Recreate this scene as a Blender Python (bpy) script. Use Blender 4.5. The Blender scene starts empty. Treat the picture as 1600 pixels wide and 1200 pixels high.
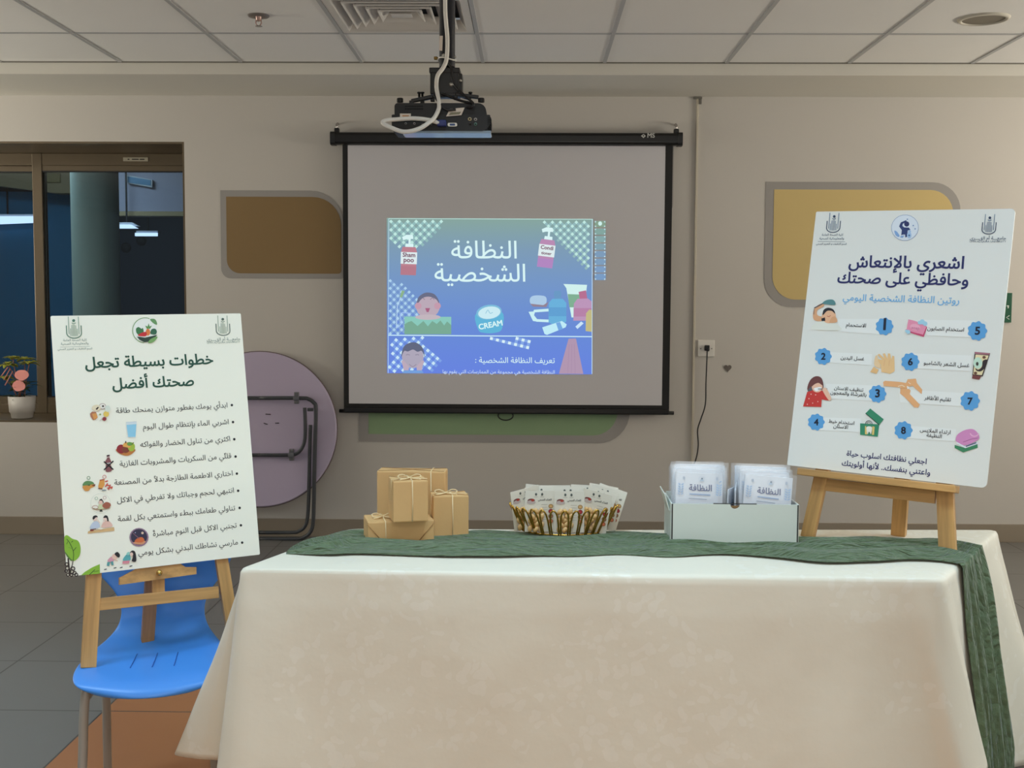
import bpy, bmesh, math, random
from mathutils import Vector, Matrix, noise as mnoise
random.seed(7)
SC = bpy.context.scene
COL = SC.collection
V = Vector

# ------------------------------------------------------------------ camera
CAM_F, CAM_H = 1788.0, 1.42
CAM = V((0, 0, CAM_H))
AX_R = V((0.99986, 0.01594, 0.00498))
AX_U = V((-0.00608, 0.06900, 0.99760)).normalized()
AX_F = AX_U.cross(AX_R).normalized()
AX_R = AX_F.cross(AX_U).normalized()
cd = bpy.data.cameras.new('camera')
cd.sensor_fit = 'HORIZONTAL'; cd.sensor_width = 36.0
cd.lens = CAM_F * 36.0 / 1600.0
cd.clip_start = 0.05; cd.clip_end = 100
cam = bpy.data.objects.new('camera', cd); COL.objects.link(cam)
mw = Matrix((AX_R, AX_U, -AX_F)).transposed().to_4x4(); mw.translation = CAM
cam.matrix_world = mw
SC.camera = cam

# ------------------------------------------------------------------ world, lights, exposure
SC.view_settings.view_transform = 'Standard'
SC.view_settings.look = 'None'
SC.view_settings.gamma = 1.0
SC.view_settings.exposure = 0.0
SC.view_settings.use_curve_mapping = False
w = bpy.data.worlds.new('world'); SC.world = w; w.use_nodes = True
bgn = w.node_tree.nodes['Background']
bgn.inputs[0].default_value = (0.84, 0.93, 1.0, 1); bgn.inputs[1].default_value = 0.22
SC.cycles.use_denoising = True
SC.cycles.max_bounces = 8
SC.cycles.transparent_max_bounces = 24

def area_light(name, loc, rot, sx, sy, power, col, spread=math.pi):
    ld = bpy.data.lights.new(name, 'AREA'); ld.shape = 'RECTANGLE'; ld.size = sx; ld.size_y = sy
    ld.energy = power; ld.color = col; ld.spread = spread
    o = bpy.data.objects.new(name, ld); COL.objects.link(o); o.location = loc; o.rotation_euler = rot
    return o
COOL = (0.55, 0.81, 1.0)
WARM = (1.0, 0.985, 0.94)
for lx in (-1.9, 0.0, 1.9):
    area_light('ceiling_panel_light', (lx, 2.6, 2.70), (0, 0, 0), 0.6, 0.6, 17, COOL, math.radians(132))
    area_light('ceiling_panel_light', (lx, 0.2, 2.70), (0, 0, 0), 0.6, 0.6, 13, WARM, math.radians(140))
area_light('fill_light', (0.4, -1.9, 1.8), (math.radians(92), 0, 0), 3.0, 1.4, 40, (1.0, 0.97, 0.88))  # added fill behind the camera, brightens the posters
area_light('fill_light', (-5.7, 5.2, 1.5), (0, math.radians(-90 - 62), 0), 0.6, 1.6, 98, (1.0, 0.96, 0.84))  # added fill tilted upward, brightens ceiling and upper wall; no window here
area_light('fill_light', (5.7, 4.9, 1.5), (0, math.radians(90 + 62), 0), 0.6, 1.8, 152, (1.0, 0.94, 0.82))  # matching added upward fill on the right, no window here either

# ------------------------------------------------------------------ pixel -> place
def ray(px, py):
    return AX_F + AX_R * ((px - 800.0) / CAM_F) - AX_U * ((py - 600.0) / CAM_F)
def onZ(px, py, z):
    d = ray(px, py); return CAM + d * ((z - CAM_H) / d.z)
def onY(px, py, y):
    d = ray(px, py); return CAM + d * (y / d.y)

# ------------------------------------------------------------------ materials
def lin(c):
    return tuple(((x / 255.0) / 12.92 if x / 255.0 <= 0.04045 else ((x / 255.0 + 0.055) / 1.055) ** 2.4) for x in c)
_m = {}
class N:
    """small node helper"""
    def __init__(s, name):
        s.m = bpy.data.materials.new(name); s.m.use_nodes = True
        s.t = s.m.node_tree; s.b = s.t.nodes['Principled BSDF']; s.out = s.t.nodes['Material Output']
    def n(s, kind, **kw):
        x = s.t.nodes.new(kind)
        for k, v in kw.items(): setattr(x, k, v)
        return x
    def l(s, a, b): s.t.links.new(a, b)
    def math(s, op, a, b=None, c=None):
        x = s.n('ShaderNodeMath', operation=op)
        for i, v in enumerate((a, b, c)):
            if v is None: continue
            if isinstance(v, (int, float)): x.inputs[i].default_value = v
            else: s.l(v, x.inputs[i])
        return x.outputs[0]
    def mix(s, fac, a, b):
        x = s.n('ShaderNodeMix', data_type='RGBA')
        for sock, v in ((x.inputs[0], fac), (x.inputs[6], a), (x.inputs[7], b)):
            if isinstance(v, (int, float)): sock.default_value = v
            elif isinstance(v, tuple): sock.default_value = (*v, 1)
            else: s.l(v, sock)
        return x.outputs[2]
    def coord(s, which='Object'):
        return s.n('ShaderNodeTexCoord').outputs[which]
    def noise(s, vec, scale, detail=3, rough=.55):
        x = s.n('ShaderNodeTexNoise'); x.inputs['Scale'].default_value = scale
        x.inputs['Detail'].default_value = detail; x.inputs['Roughness'].default_value = rough
        s.l(vec, x.inputs['Vector']); return x.outputs['Fac']
    def bump(s, h, strength, dist=.01):
        x = s.n('ShaderNodeBump'); x.inputs['Strength'].default_value = strength; x.inputs['Distance'].default_value = dist
        s.l(h, x.inputs['Height']); s.l(x.outputs[0], s.b.inputs['Normal'])
def mat(name, rgb, rough=.6, metal=0.0, var=0.0, vscale=6.0, bump=0.0, bscale=80.0, spec=None, linear=False):
    if name in _m: return _m[name]
    k = N(name); c = rgb if linear else lin(rgb)
    k.b.inputs['Roughness'].default_value = rough; k.b.inputs['Metallic'].default_value = metal
    if spec is not None: k.b.inputs['Specular IOR Level'].default_value = spec
    if var or bump: co = k.coord()
    if var:
        f = k.noise(co, vscale)
        a = tuple(x * (1 - var) for x in c); b = tuple(min(1, x * (1 + var)) for x in c)
        k.l(k.mix(f, a, b), k.b.inputs['Base Color'])
    else: k.b.inputs['Base Color'].default_value = (*c, 1)
    if bump: k.bump(k.noise(co, bscale), bump, .004)
    _m[name] = k.m; return k.m
def ink(rgb):
    return mat('ink_%02x%02x%02x' % tuple(int(x) for x in rgb), rgb, rough=.5)
def glow(rgb, s=1.0):
    name = 'light_%02x%02x%02x_%d' % (*[int(x) for x in rgb], int(s * 100))
    if name in _m: return _m[name]
    k = N(name); k.b.inputs['Base Color'].default_value = (0, 0, 0, 1)
    k.b.inputs['Specular IOR Level'].default_value = 0
    k.b.inputs['Emission Color'].default_value = (*lin(rgb), 1); k.b.inputs['Emission Strength'].default_value = s
    _m[name] = k.m; return k.m
def wood(name, rgb, axis=2, scale=1.0):
    if name in _m: return _m[name]
    k = N(name); c = lin(rgb)
    mp = k.n('ShaderNodeMapping'); sc = [38 * scale] * 3; sc[axis] = 2.2 * scale
    mp.inputs['Scale'].default_value = sc
    k.l(k.coord(), mp.inputs['Vector'])
    f = k.noise(mp.outputs[0], 1.0, 4, .6)
    r = k.n('ShaderNodeValToRGB'); r.color_ramp.elements[0].position = .35; r.color_ramp.elements[1].position = .7
    r.color_ramp.elements[0].color = (*[x * .68 for x in c], 1); r.color_ramp.elements[1].color = (*[min(1, x * 1.12) for x in c], 1)
    k.l(f, r.inputs[0]); k.l(r.outputs[0], k.b.inputs['Base Color'])
    k.b.inputs['Roughness'].default_value = .45; k.bump(f, .12, .002)
    _m[name] = k.m; return k.m
def clear_plastic(name='clear_plastic', amount=.16):
    if name in _m: return _m[name]
    k = N(name)
    tr = k.n('ShaderNodeBsdfTransparent'); gl = k.n('ShaderNodeBsdfGlossy'); gl.inputs['Roughness'].default_value = .22
    di = k.n('ShaderNodeBsdfDiffuse'); di.inputs[0].default_value = (.9, .92, .96, 1)
    m1 = k.n('ShaderNodeMixShader'); m1.inputs[0].default_value = .6; k.l(gl.outputs[0], m1.inputs[1]); k.l(di.outputs[0], m1.inputs[2])
    m2 = k.n('ShaderNodeMixShader'); k.l(tr.outputs[0], m2.inputs[1]); k.l(m1.outputs[0], m2.inputs[2])
    f = k.noise(k.coord(), 30.0, 2)
    k.l(k.math('MULTIPLY_ADD', f, amount * 1.6, amount * .2), m2.inputs[0])
    k.l(m2.outputs[0], k.out.inputs[0]); _m[name] = k.m; return k.m
def glass_mat():
    if 'window_glass' in _m: return _m['window_glass']
    k = N('window_glass')
    tr = k.n('ShaderNodeBsdfTransparent'); tr.inputs[0].default_value = (.80, .88, .93, 1)
    gl = k.n('ShaderNodeBsdfGlossy'); gl.inputs['Roughness'].default_value = .02
    fr = k.n('ShaderNodeFresnel'); fr.inputs[0].default_value = 1.5
    m2 = k.n('ShaderNodeMixShader'); k.l(fr.outputs[0], m2.inputs[0]); k.l(tr.outputs[0], m2.inputs[1]); k.l(gl.outputs[0], m2.inputs[2])
    k.l(m2.outputs[0], k.out.inputs[0]); _m['window_glass'] = k.m; return k.m

# ------------------------------------------------------------------ mesh helpers
def box(bm, c, s, rot=None, bevel=0.0, mi=0):
    g = bmesh.ops.create_cube(bm, size=1.0)['verts']
    M = Matrix.Translation(c) @ (rot.to_4x4() if rot is not None else Matrix()) @ Matrix.Diagonal((*s, 1))
    bmesh.ops.transform(bm, matrix=M, verts=g)
    fs = {f for v in g for f in v.link_faces}
    if bevel > 0:
        es = list({e for v in g for e in v.link_edges})
        r = bmesh.ops.bevel(bm, geom=es, offset=bevel, segments=2, profile=.6, affect='EDGES')
        fs = set(r['faces']) | {f for f in fs if f.is_valid}
    for f in fs:
        if f.is_valid: f.material_index = mi
def frame_from(d):
    d = d.normalized(); a = V((0, 0, 1)) if abs(d.z) < .9 else V((1, 0, 0))
    x = d.cross(a).normalized(); return x, d.cross(x).normalized()
def tube(bm, pts, r, seg=8, mi=0, closed=False, cap=True):
    pts = [V(p) for p in pts]; n = len(pts); rings = []
    x = None
    for i, p in enumerate(pts):
        if closed: d = pts[(i + 1) % n] - pts[i - 1]
        else: d = pts[min(i + 1, n - 1)] - pts[max(i - 1, 0)]
        if d.length < 1e-9: d = V((0, 0, 1))
        d.normalize()
        if x is None: x, y = frame_from(d)
        else:
            x = (x - d * x.dot(d)).normalized(); y = d.cross(x).normalized()
        rr = r[i] if isinstance(r, (list, tuple)) else r
        rings.append([bm.verts.new(p + (x * math.cos(2 * math.pi * k / seg) + y * math.sin(2 * math.pi * k / seg)) * rr) for k in range(seg)])
    m = n if closed else n - 1
    for i in range(m):
        a, b = rings[i], rings[(i + 1) % n]
        for k in range(seg):
            f = bm.faces.new((a[k], a[(k + 1) % seg], b[(k + 1) % seg], b[k])); f.smooth = True; f.material_index = mi
    if cap and not closed:
        for rg in (rings[0][::-1], rings[-1]):
            f = bm.faces.new(rg); f.material_index = mi
def lathe(bm, prof, c=(0, 0, 0), seg=32, mi=0, smooth=True, axis=None):
    c = V(c); rings = []
    X, Y, Z = V((1, 0, 0)), V((0, 1, 0)), V((0, 0, 1))
    if axis is not None:
        Z = V(axis).normalized(); X, Y = frame_from(Z)
    for r, z in prof:
        if r < 1e-6: rings.append([bm.verts.new(c + Z * z)])
        else: rings.append([bm.verts.new(c + Z * z + (X * math.cos(2 * math.pi * k / seg) + Y * math.sin(2 * math.pi * k / seg)) * r) for k in range(seg)])
    for a, b in zip(rings, rings[1:]):
        for k in range(seg):
            q = (a[k % len(a)], a[(k + 1) % len(a)], b[(k + 1) % len(b)], b[k % len(b)])
            u = []
            for v in q:
                if v not in u: u.append(v)
            if len(u) > 2:
                f = bm.faces.new(u); f.smooth = smooth; f.material_index = mi
def prism(bm, poly, z0, z1, M=None, mi=0):
    """closed outline poly (x,y) extruded z0..z1, placed by matrix M"""
    M = M or Matrix()
    a = [bm.verts.new(M @ V((x, y, z0))) for x, y in poly]; b = [bm.verts.new(M @ V((x, y, z1))) for x, y in poly]
    n = len(poly)
    f = [bm.faces.new(a[::-1]), bm.faces.new(b)]
    for i in range(n): f.append(bm.faces.new((a[i], a[(i + 1) % n], b[(i + 1) % n], b[i])))
    for x in f: x.material_index = mi
def ellipsoid(bm, c, s, rot=None, seg=12, mi=0):
    g = bmesh.ops.create_uvsphere(bm, u_segments=seg, v_segments=max(6, seg // 2), radius=1.0)['verts']
    M = Matrix.Translation(c) @ (rot.to_4x4() if rot is not None else Matrix()) @ Matrix.Diagonal((*s, 1))
    bmesh.ops.transform(bm, matrix=M, verts=g)
    for f in {f for v in g for f in v.link_faces}: f.smooth = True; f.material_index = mi
def crom(pts, n=8, closed=False):
    pts = [V(p) for p in pts]; out = []; m = len(pts)
    for i in range(m if closed else m - 1):
        p0 = pts[i - 1] if (closed or i > 0) else pts[0]; p1 = pts[i]; p2 = pts[(i + 1) % m]
        p3 = pts[(i + 2) % m] if (closed or i + 2 < m) else pts[-1]
        for k in range(n):
            t = k / n
            out.append(.5 * ((2 * p1) + (p2 - p0) * t + (2 * p0 - 5 * p1 + 4 * p2 - p3) * t * t + (3 * p1 - p0 - 3 * p2 + p3) * t ** 3))
    if not closed: out.append(pts[-1])
    return out
def rrect(x0, y0, x1, y1, r, seg=6):
    """r: one radius or four (bl, br, tr, tl)"""
    r = [r] * 4 if isinstance(r, (int, float)) else r
    out = []
    for (cx, cy, a0, q) in ((x0, y0, 180, 0), (x1, y0, 270, 1), (x1, y1, 0, 2), (x0, y1, 90, 3)):
        rr = r[q]; ox = cx + (rr if q in (0, 3) else -rr); oy = cy + (rr if q in (0, 1) else -rr)
        if rr <= 0: out.append((cx, cy)); continue
        for k in range(seg + 1):
            a = math.radians(a0 + 90 * k / seg); out.append((ox + rr * math.cos(a), oy + rr * math.sin(a)))
    return out

def link(name, bm, mats, parent=None, world=False, smooth=None, sub=0, solid=0.0):
    """one mesh object; with world=True the bmesh is in world space and is moved into its parent's space"""
    if world and parent is not None:
        bmesh.ops.transform(bm, matrix=wm(parent).inverted(), verts=bm.verts[:])
    if smooth is not None:
        for f in bm.faces: f.smooth = smooth
    bmesh.ops.recalc_face_normals(bm, faces=bm.faces[:]) if solid == 0.0 and smooth is not True else None
    me = bpy.data.meshes.new(name); bm.to_mesh(me); bm.free()
    for m in (mats if isinstance(mats, (list, tuple)) else [mats]): me.materials.append(m)
    o = bpy.data.objects.new(name, me); COL.objects.link(o)
    if parent is not None: o.parent = parent
    if solid:
        s = o.modifiers.new('thickness', 'SOLIDIFY'); s.thickness = solid; s.offset = 0
    if sub:
        s = o.modifiers.new('smooth', 'SUBSURF'); s.levels = sub; s.render_levels = sub
    return o
def wm(o):
    M = o.matrix_basis.copy()
    while o.parent is not None:
        o = o.parent; M = o.matrix_basis @ M
    return M
def tag(o, label, cat, group=None):
    o['label'] = label; o['category'] = cat
    if group: o['group'] = group
    return o
def thing(name, label, cat, M=None, group=None):
    o = bpy.data.objects.new(name, None); COL.objects.link(o); o.empty_display_size = .05
    if M is not None:
        o.matrix_basis = M if isinstance(M, Matrix) else Matrix.Translation(M)
    return tag(o, label, cat, group)
def struct(o): o['kind'] = 'structure'; return o
def copy_tree(o, parent=None):
    c = o.copy(); COL.objects.link(c); c.parent = parent
    for ch in list(o.children): copy_tree(ch, c)
    return c
B = bmesh.new

# ------------------------------------------------------------------ Arabic lettering
AR = {}
_c = 0xFE81
for ch, n in (('آ', 2), ('أ', 2), ('ؤ', 2), ('إ', 2), ('ئ', 4), ('ا', 2), ('ب', 4), ('ة', 2), ('ت', 4), ('ث', 4), ('ج', 4), ('ح', 4), ('خ', 4),
              ('د', 2), ('ذ', 2), ('ر', 2), ('ز', 2), ('س', 4), ('ش', 4), ('ص', 4), ('ض', 4), ('ط', 4), ('ظ', 4), ('ع', 4), ('غ', 4), ('ف', 4), ('ق', 4),
              ('ك', 4), ('ل', 4), ('م', 4), ('ن', 4), ('ه', 4), ('و', 2), ('ى', 2), ('ي', 4)):
    AR[ch] = [_c + i for i in range(n)]; _c += n
LAMALEF = {'آ': 0xFEF5, 'أ': 0xFEF7, 'إ': 0xFEF9, 'ا': 0xFEFB}
MARKS = '\u0651\u064b'
def shape_arabic(s):
    out = []; prev = False; i = 0
    def nxt(j):
        while j < len(s) and s[j] in MARKS: j += 1
        return s[j] if j < len(s) else ' '
    while i < len(s):
        ch = s[i]
        if ch in MARKS: out.append(ch); i += 1; continue
        if ch == 'ل' and nxt(i + 1) in LAMALEF:
            out.append(chr(LAMALEF[nxt(i + 1)] + (1 if prev else 0))); prev = False; i += 2; continue
        if ch == 'ء': out.append('\ufe80'); prev = False; i += 1; continue
        if ch in AR:
            f = AR[ch]; nx = nxt(i + 1); join = len(f) == 4 and (nx in AR)
            k = (3 if prev else 2) if join else (1 if prev else 0)
            out.append(chr(f[k])); prev = join
        elif ch == 'ـ': out.append(ch); prev = True
        else: out.append(ch); prev = False
        i += 1
    return ''.join(reversed(out))
import numpy as np
from mathutils.geometry import delaunay_2d_cdt
_tx = {}
def text_shape(s, arabic=True, bold=0.0):
    """outline of a line of text as triangles; filled by winding number, so crossing strokes stay solid"""
    key = (s, arabic, bold)
    if key in _tx: return _tx[key]
    c = bpy.data.curves.new('text', 'FONT'); c.body = shape_arabic(s) if arabic else s; c.resolution_u = 3; c.fill_mode = 'NONE'
    o = bpy.data.objects.new('text', c); COL.objects.link(o)
    bpy.context.view_layer.update()
    me = bpy.data.meshes.new_from_object(o.evaluated_get(bpy.context.evaluated_depsgraph_get()))
    co = [(v.co.x, v.co.y) for v in me.vertices]; nb = {}
    for e in me.edges:
        a, b = e.vertices; nb.setdefault(a, []).append(b); nb.setdefault(b, []).append(a)
    bpy.data.objects.remove(o); bpy.data.curves.remove(c); bpy.data.meshes.remove(me)
    seen = set(); loops = []
    for v0 in range(len(co)):
        if v0 in seen or v0 not in nb: continue
        lp = [v0]; seen.add(v0); cur = v0 + 1 if v0 + 1 in nb[v0] else nb[v0][0]; prev = v0
        while cur not in seen:
            lp.append(cur); seen.add(cur); nx = [q for q in nb[cur] if q != prev]; prev, cur = cur, (nx[0] if nx else v0)
        P = []
        for k in lp:
            if not P or math.hypot(co[k][0] - P[-1][0], co[k][1] - P[-1][1]) > 1e-4: P.append(co[k])
        if len(P) > 2: loops.append(P)
    def area(P): return sum(P[i][0] * P[(i + 1) % len(P)][1] - P[(i + 1) % len(P)][0] * P[i][1] for i in range(len(P))) / 2
    if not loops: _tx[key] = ([], []); return _tx[key]
    def grow(P, sg):
        n = len(P); R_ = []
        for i in range(n):
            ax, ay = P[i][0] - P[i - 1][0], P[i][1] - P[i - 1][1]; bx, by = P[(i + 1) % n][0] - P[i][0], P[(i + 1) % n][1] - P[i][1]
            la, lb = math.hypot(ax, ay) or 1, math.hypot(bx, by) or 1
            nx_, ny_ = ay / la + by / lb, -ax / la - bx / lb; l = math.hypot(nx_, ny_) or 1; m = min(1.6, 2 / l)
            R_.append((P[i][0] + sg * bold * m * nx_ / l, P[i][1] + sg * bold * m * ny_ / l))
        return R_
    def inside(P, pt):
        r = False
        for i in range(len(P)):
            (x1, y1), (x2, y2) = P[i], P[(i + 1) % len(P)]
            if (y1 > pt[1]) != (y2 > pt[1]) and pt[0] < (x2 - x1) * (pt[1] - y1) / (y2 - y1) + x1: r = not r
        return r
    A_ = [area(P) for P in loops]; done = []
    for i, P in enumerate(loops):       # bolder strokes: push every loop away from the inked side
        cont = [j for j in range(len(loops)) if j != i and abs(A_[j]) > abs(A_[i]) and inside(loops[j], P[0])]
        sg = 1 if A_[i] > 0 else -1
        if cont:
            j = min(cont, key=lambda q: abs(A_[q]))
            if A_[i] * A_[j] < 0: sg = -sg
        done.append(grow(P, sg) if bold else P)
    pts = [V(q) for P in done for q in P]; ed = []; b0 = 0
    for P in done: ed += [(b0 + k, b0 + (k + 1) % len(P)) for k in range(len(P))]; b0 += len(P)
    cv, ce, cf = delaunay_2d_cdt(pts, ed, [], 0, 1e-5)[:3]
    X = np.array([(p.x, p.y) for p in cv]); F = np.array([f for f in cf if len(f) == 3]); C3 = X[F].mean(1)
    E0 = np.array([q for P in done for q in P]); E1 = np.array([P[(k + 1) % len(P)] for P in done for k in range(len(P))])
    wind = np.zeros(len(C3), int)
    for (x0, y0), (x1, y1) in zip(E0, E1):
        if y0 == y1: continue
        side = (x1 - x0) * (C3[:, 1] - y0) - (C3[:, 0] - x0) * (y1 - y0)
        if y1 > y0: wind += ((C3[:, 1] >= y0) & (C3[:, 1] < y1) & (side > 0))
        else: wind -= ((C3[:, 1] >= y1) & (C3[:, 1] < y0) & (side < 0))
    vs = [tuple(p) for p in X]; fs = [tuple(int(k) for k in f) for f in F[wind != 0]]
    used = sorted({k for f in fs for k in f}); mp = {k: n for n, k in enumerate(used)}
    _tx[key] = ([vs[k] for k in used], [tuple(mp[k] for k in f) for f in fs]); return _tx[key]

class Art:
    """flat printed artwork: shapes given in a 2D frame `to2d`, stacked in thin layers and collected part by part"""
    def __init__(s, to2d=None, matf=ink, gap=.0005):
        s.f = to2d or (lambda x, y: (x, y)); s.matf = matf; s.gap = gap; s.parts = {}; s.cur = None; s.n = 0
    def part(s, name):
        s.cur = s.parts.setdefault(name, [B(), []]); s.n = 0; return s
    def mi(s, col):
        L = s.cur[1]
        if col not in L: L.append(col)
        return L.index(col)
    def z(s):
        s.n += 1; return s.gap * (1 + .25 * s.n)
    def face(s, pts, col, z=None):
        bm = s.cur[0]; z = s.z() if z is None else z
        q = [s.f(*p[:2]) for p in pts]
        ar = sum(q[i][0] * q[(i + 1) % len(q)][1] - q[(i + 1) % len(q)][0] * q[i][1] for i in range(len(q)))
        if ar < 0: q = q[::-1]
        f = bm.faces.new([bm.verts.new((x, y, z)) for x, y in q]); f.material_index = s.mi(col)
    def poly(s, pts, col, smooth=False):
        if smooth: pts = [(p.x, p.y) for p in crom([(*p, 0) for p in pts], 5, True)]
        s.face(pts, col)
    def ell(s, cx, cy, rx, ry=None, col=(0, 0, 0), rot=0, a0=0, a1=360, n=20):
        ry = rx if ry is None else ry; c, sn = math.cos(math.radians(rot)), math.sin(math.radians(rot)); P = []
        for k in range(n if a1 - a0 == 360 else n + 1):
            a = math.radians(a0 + (a1 - a0) * k / n); x, y = rx * math.cos(a), ry * math.sin(a)
            P.append((cx + x * c - y * sn, cy + x * sn + y * c))
        s.face(P, col)
    def line(s, pts, wd, col, smooth=False, closed=False):
        if smooth: pts = [(p.x, p.y) for p in crom([(*p, 0) for p in pts], 5, closed)]
        z = s.z(); m = len(pts); L = []; R_ = []
        for i, p in enumerate(pts):
            a = pts[i - 1] if (closed or i > 0) else pts[0]; b = pts[(i + 1) % m] if (closed or i + 1 < m) else pts[-1]
            dx, dy = b[0] - a[0], b[1] - a[1]; d = math.hypot(dx, dy) or 1
            nx, ny = -dy / d * wd / 2, dx / d * wd / 2
            L.append((p[0] + nx, p[1] + ny)); R_.append((p[0] - nx, p[1] - ny))
        for i in range(m if closed else m - 1):
            j = (i + 1) % m; s.face([L[i], L[j], R_[j], R_[i]], col, z)
    def ring(s, cx, cy, r, wd, col, a0=0, a1=360, n=28):
        s.line([(cx + r * math.cos(math.radians(a0 + (a1 - a0) * k / n)), cy + r * math.sin(math.radians(a0 + (a1 - a0) * k / n))) for k in range(n + (a1 - a0 != 360))], wd, col, closed=(a1 - a0 == 360))
    def text(s, t, left, right, col, arabic=True, bold=0.0, tall=1.0, flat=True):
        """text whose ink spans left..right along its baseline"""
        vs, fs = text_shape(t, arabic, bold); x0 = min(v[0] for v in vs); x1 = max(v[0] for v in vs)
        A, C_ = V((*s.f(*left), 0)), V((*s.f(*right), 0))
        if flat: my = (A.y + C_.y) / 2; A.y = C_.y = my
        d = (C_ - A) / (x1 - x0); up = V((-d.y, d.x, 0)) * tall; z = s.z(); bm = s.cur[0]; mi = s.mi(col)
        vv = [bm.verts.new(A + d * (x - x0) + up * y + V((0, 0, z))) for x, y in vs]
        for f in fs:
            try: bm.faces.new([vv[i] for i in f]).material_index = mi
            except ValueError: pass
    def build(s, parent, labels=None):
        for name, (bm, cols) in s.parts.items():
            if not len(bm.faces): bm.free(); continue
            nm = name.split('#')[0]
            for f in bm.faces:
                f.normal_update()
                if f.normal.z < 0: f.normal_flip()
            me = bpy.data.meshes.new(nm); bm.to_mesh(me); bm.free()
            for c in cols: me.materials.append(s.matf(c) if isinstance(c, tuple) else c)
            o = bpy.data.objects.new(nm, me); COL.objects.link(o); o.parent = parent
            if labels and name in labels: o['label'] = labels[name]

# ================================================================== THE ROOM
WY, CZ, SZ = 6.90, 2.722, 2.655           # back wall, ceiling, bulkhead underside
BY = 6.263                                # bulkhead face
TC, CX0, CY0 = .654, -2.225, 5.604        # ceiling grid
TF, FX0, FY0 = .546, -2.571, 6.608        # floor grid
XL, XR = -6.0, 6.0
WX0, WX1, WZ0, WZ1 = -4.6, -2.078, .690, 2.383   # window opening
WD = .50                                  # wall depth at the window

M_wall = mat('cream_wall_paint', (199, 194, 187), .75, var=.02, vscale=1.5, bump=.05, bscale=60)
M_ceil = mat('ceiling_tile', (234, 232, 228), .85, var=.015, vscale=3, bump=.08, bscale=150)
M_grid = mat('ceiling_grid_metal', (178, 178, 178), .5)
M_soff = mat('bulkhead_paint', (214, 210, 200), .75, var=.02, vscale=2)
M_base = mat('baseboard_tile', (150, 138, 122), .4, var=.05, vscale=3)

def floor_mat():
    k = N('floor_tiles')
    geo = k.n('ShaderNodeNewGeometry'); sp = k.n('ShaderNodeSeparateXYZ'); k.l(geo.outputs['Position'], sp.inputs[0])
    u = k.math('DIVIDE', k.math('SUBTRACT', sp.outputs[0], FX0), TF); v = k.math('DIVIDE', k.math('SUBTRACT', sp.outputs[1], FY0), TF)
    def edge(t):
        f = k.math('FRACT', k.math('ADD', t, .5)); return k.math('LESS_THAN', k.math('ABSOLUTE', k.math('SUBTRACT', f, .5)), .006)
    g = k.math('MAXIMUM', edge(u), edge(v))
    cell = k.n('ShaderNodeCombineXYZ'); k.l(k.math('FLOOR', u), cell.inputs[0]); k.l(k.math('FLOOR', v), cell.inputs[1])
    wn = k.n('ShaderNodeTexWhiteNoise'); k.l(cell.outputs[0], wn.inputs[0])
    fn = k.noise(geo.outputs['Position'], 9.0, 5)
    vv = k.math('MULTIPLY_ADD', wn.outputs['Value'], .10, k.math('MULTIPLY', fn, .16))
    grey = k.mix(vv, lin((114, 112, 109)), lin((132, 129, 126)))
    org = k.mix(vv, lin((164, 108, 66)), lin((184, 126, 82)))
    om = k.math('MULTIPLY', k.math('GREATER_THAN', u, 2.0), k.math('MULTIPLY', k.math('LESS_THAN', u, 7.0), k.math('LESS_THAN', v, -4.0)))
    c = k.mix(om, grey, org); c = k.mix(g, c, lin((72, 66, 62)))
    k.l(c, k.b.inputs['Base Color']); k.b.inputs['Roughness'].default_value = .42
    k.bump(k.math('SUBTRACT', 1.0, g), .3, .002)
    return k.m

bm = B(); box(bm, (0, 2.9, -.05), (12.4, 10.0, .1)); struct(link('floor', bm, floor_mat()))
VX0, VX1, VY0, VY1 = CX0 + 2 * TC + .012, CX0 + 3 * TC - .012, CY0 - TC + .012, CY0 - .012   # air vent opening
bm = B()
for x0, x1, y0, y1 in ((-6.2, VX0, -2.1, BY), (VX1, 6.2, -2.1, BY), (VX0, VX1, -2.1, VY0), (VX0, VX1, VY1, BY)):
    box(bm, ((x0 + x1) / 2, (y0 + y1) / 2, CZ + .03), (x1 - x0, y1 - y0, .06))
ceil = struct(link('ceiling', bm, M_ceil))
bm = B()
for k in range(-6, 15): box(bm, (CX0 + k * TC, (BY - 2.1) / 2, CZ - .002), (.019, BY + 2.1, .005))
for k in range(0, 12): box(bm, (0, CY0 - k * TC, CZ - .0015), (12.4, .019, .004))
link('ceiling_grid', bm, M_grid, ceil)
bm = B(); box(bm, (0, (BY + WY) / 2, (SZ + CZ + .06) / 2), (12.4, WY - BY, CZ + .06 - SZ)); struct(link('trim_1', bm, M_soff))
# a thin dark shadow gap moulding where the tiles meet the bulkhead
bm = B(); box(bm, (0, BY - .004, CZ - .003), (12.4, .008, .006)); struct(link('trim_2', bm, mat('edge_angle', (120, 116, 108), .6)))
bm = B()
H = CZ + .06
for x0, x1, z0, z1 in ((XL, WX0, 0, H), (WX1, XR, 0, H), (WX0, WX1, 0, WZ0), (WX0, WX1, WZ1, H)):
    box(bm, ((x0 + x1) / 2, WY + WD / 2, (z0 + z1) / 2), (x1 - x0, WD, z1 - z0))
struct(link('wall_back', bm, M_wall))
for nm, x in (('wall_left', XL - .1), ('wall_right', XR + .1)):
    bm = B(); box(bm, (x, 2.9 + .3, H / 2), (.2, 9.4, H)); struct(link(nm, bm, M_wall))
bm = B(); box(bm, (0, WY - .006, .055), (12.0, .012, .11), bevel=.003); struct(link('baseboard_back', bm, M_base))

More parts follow.
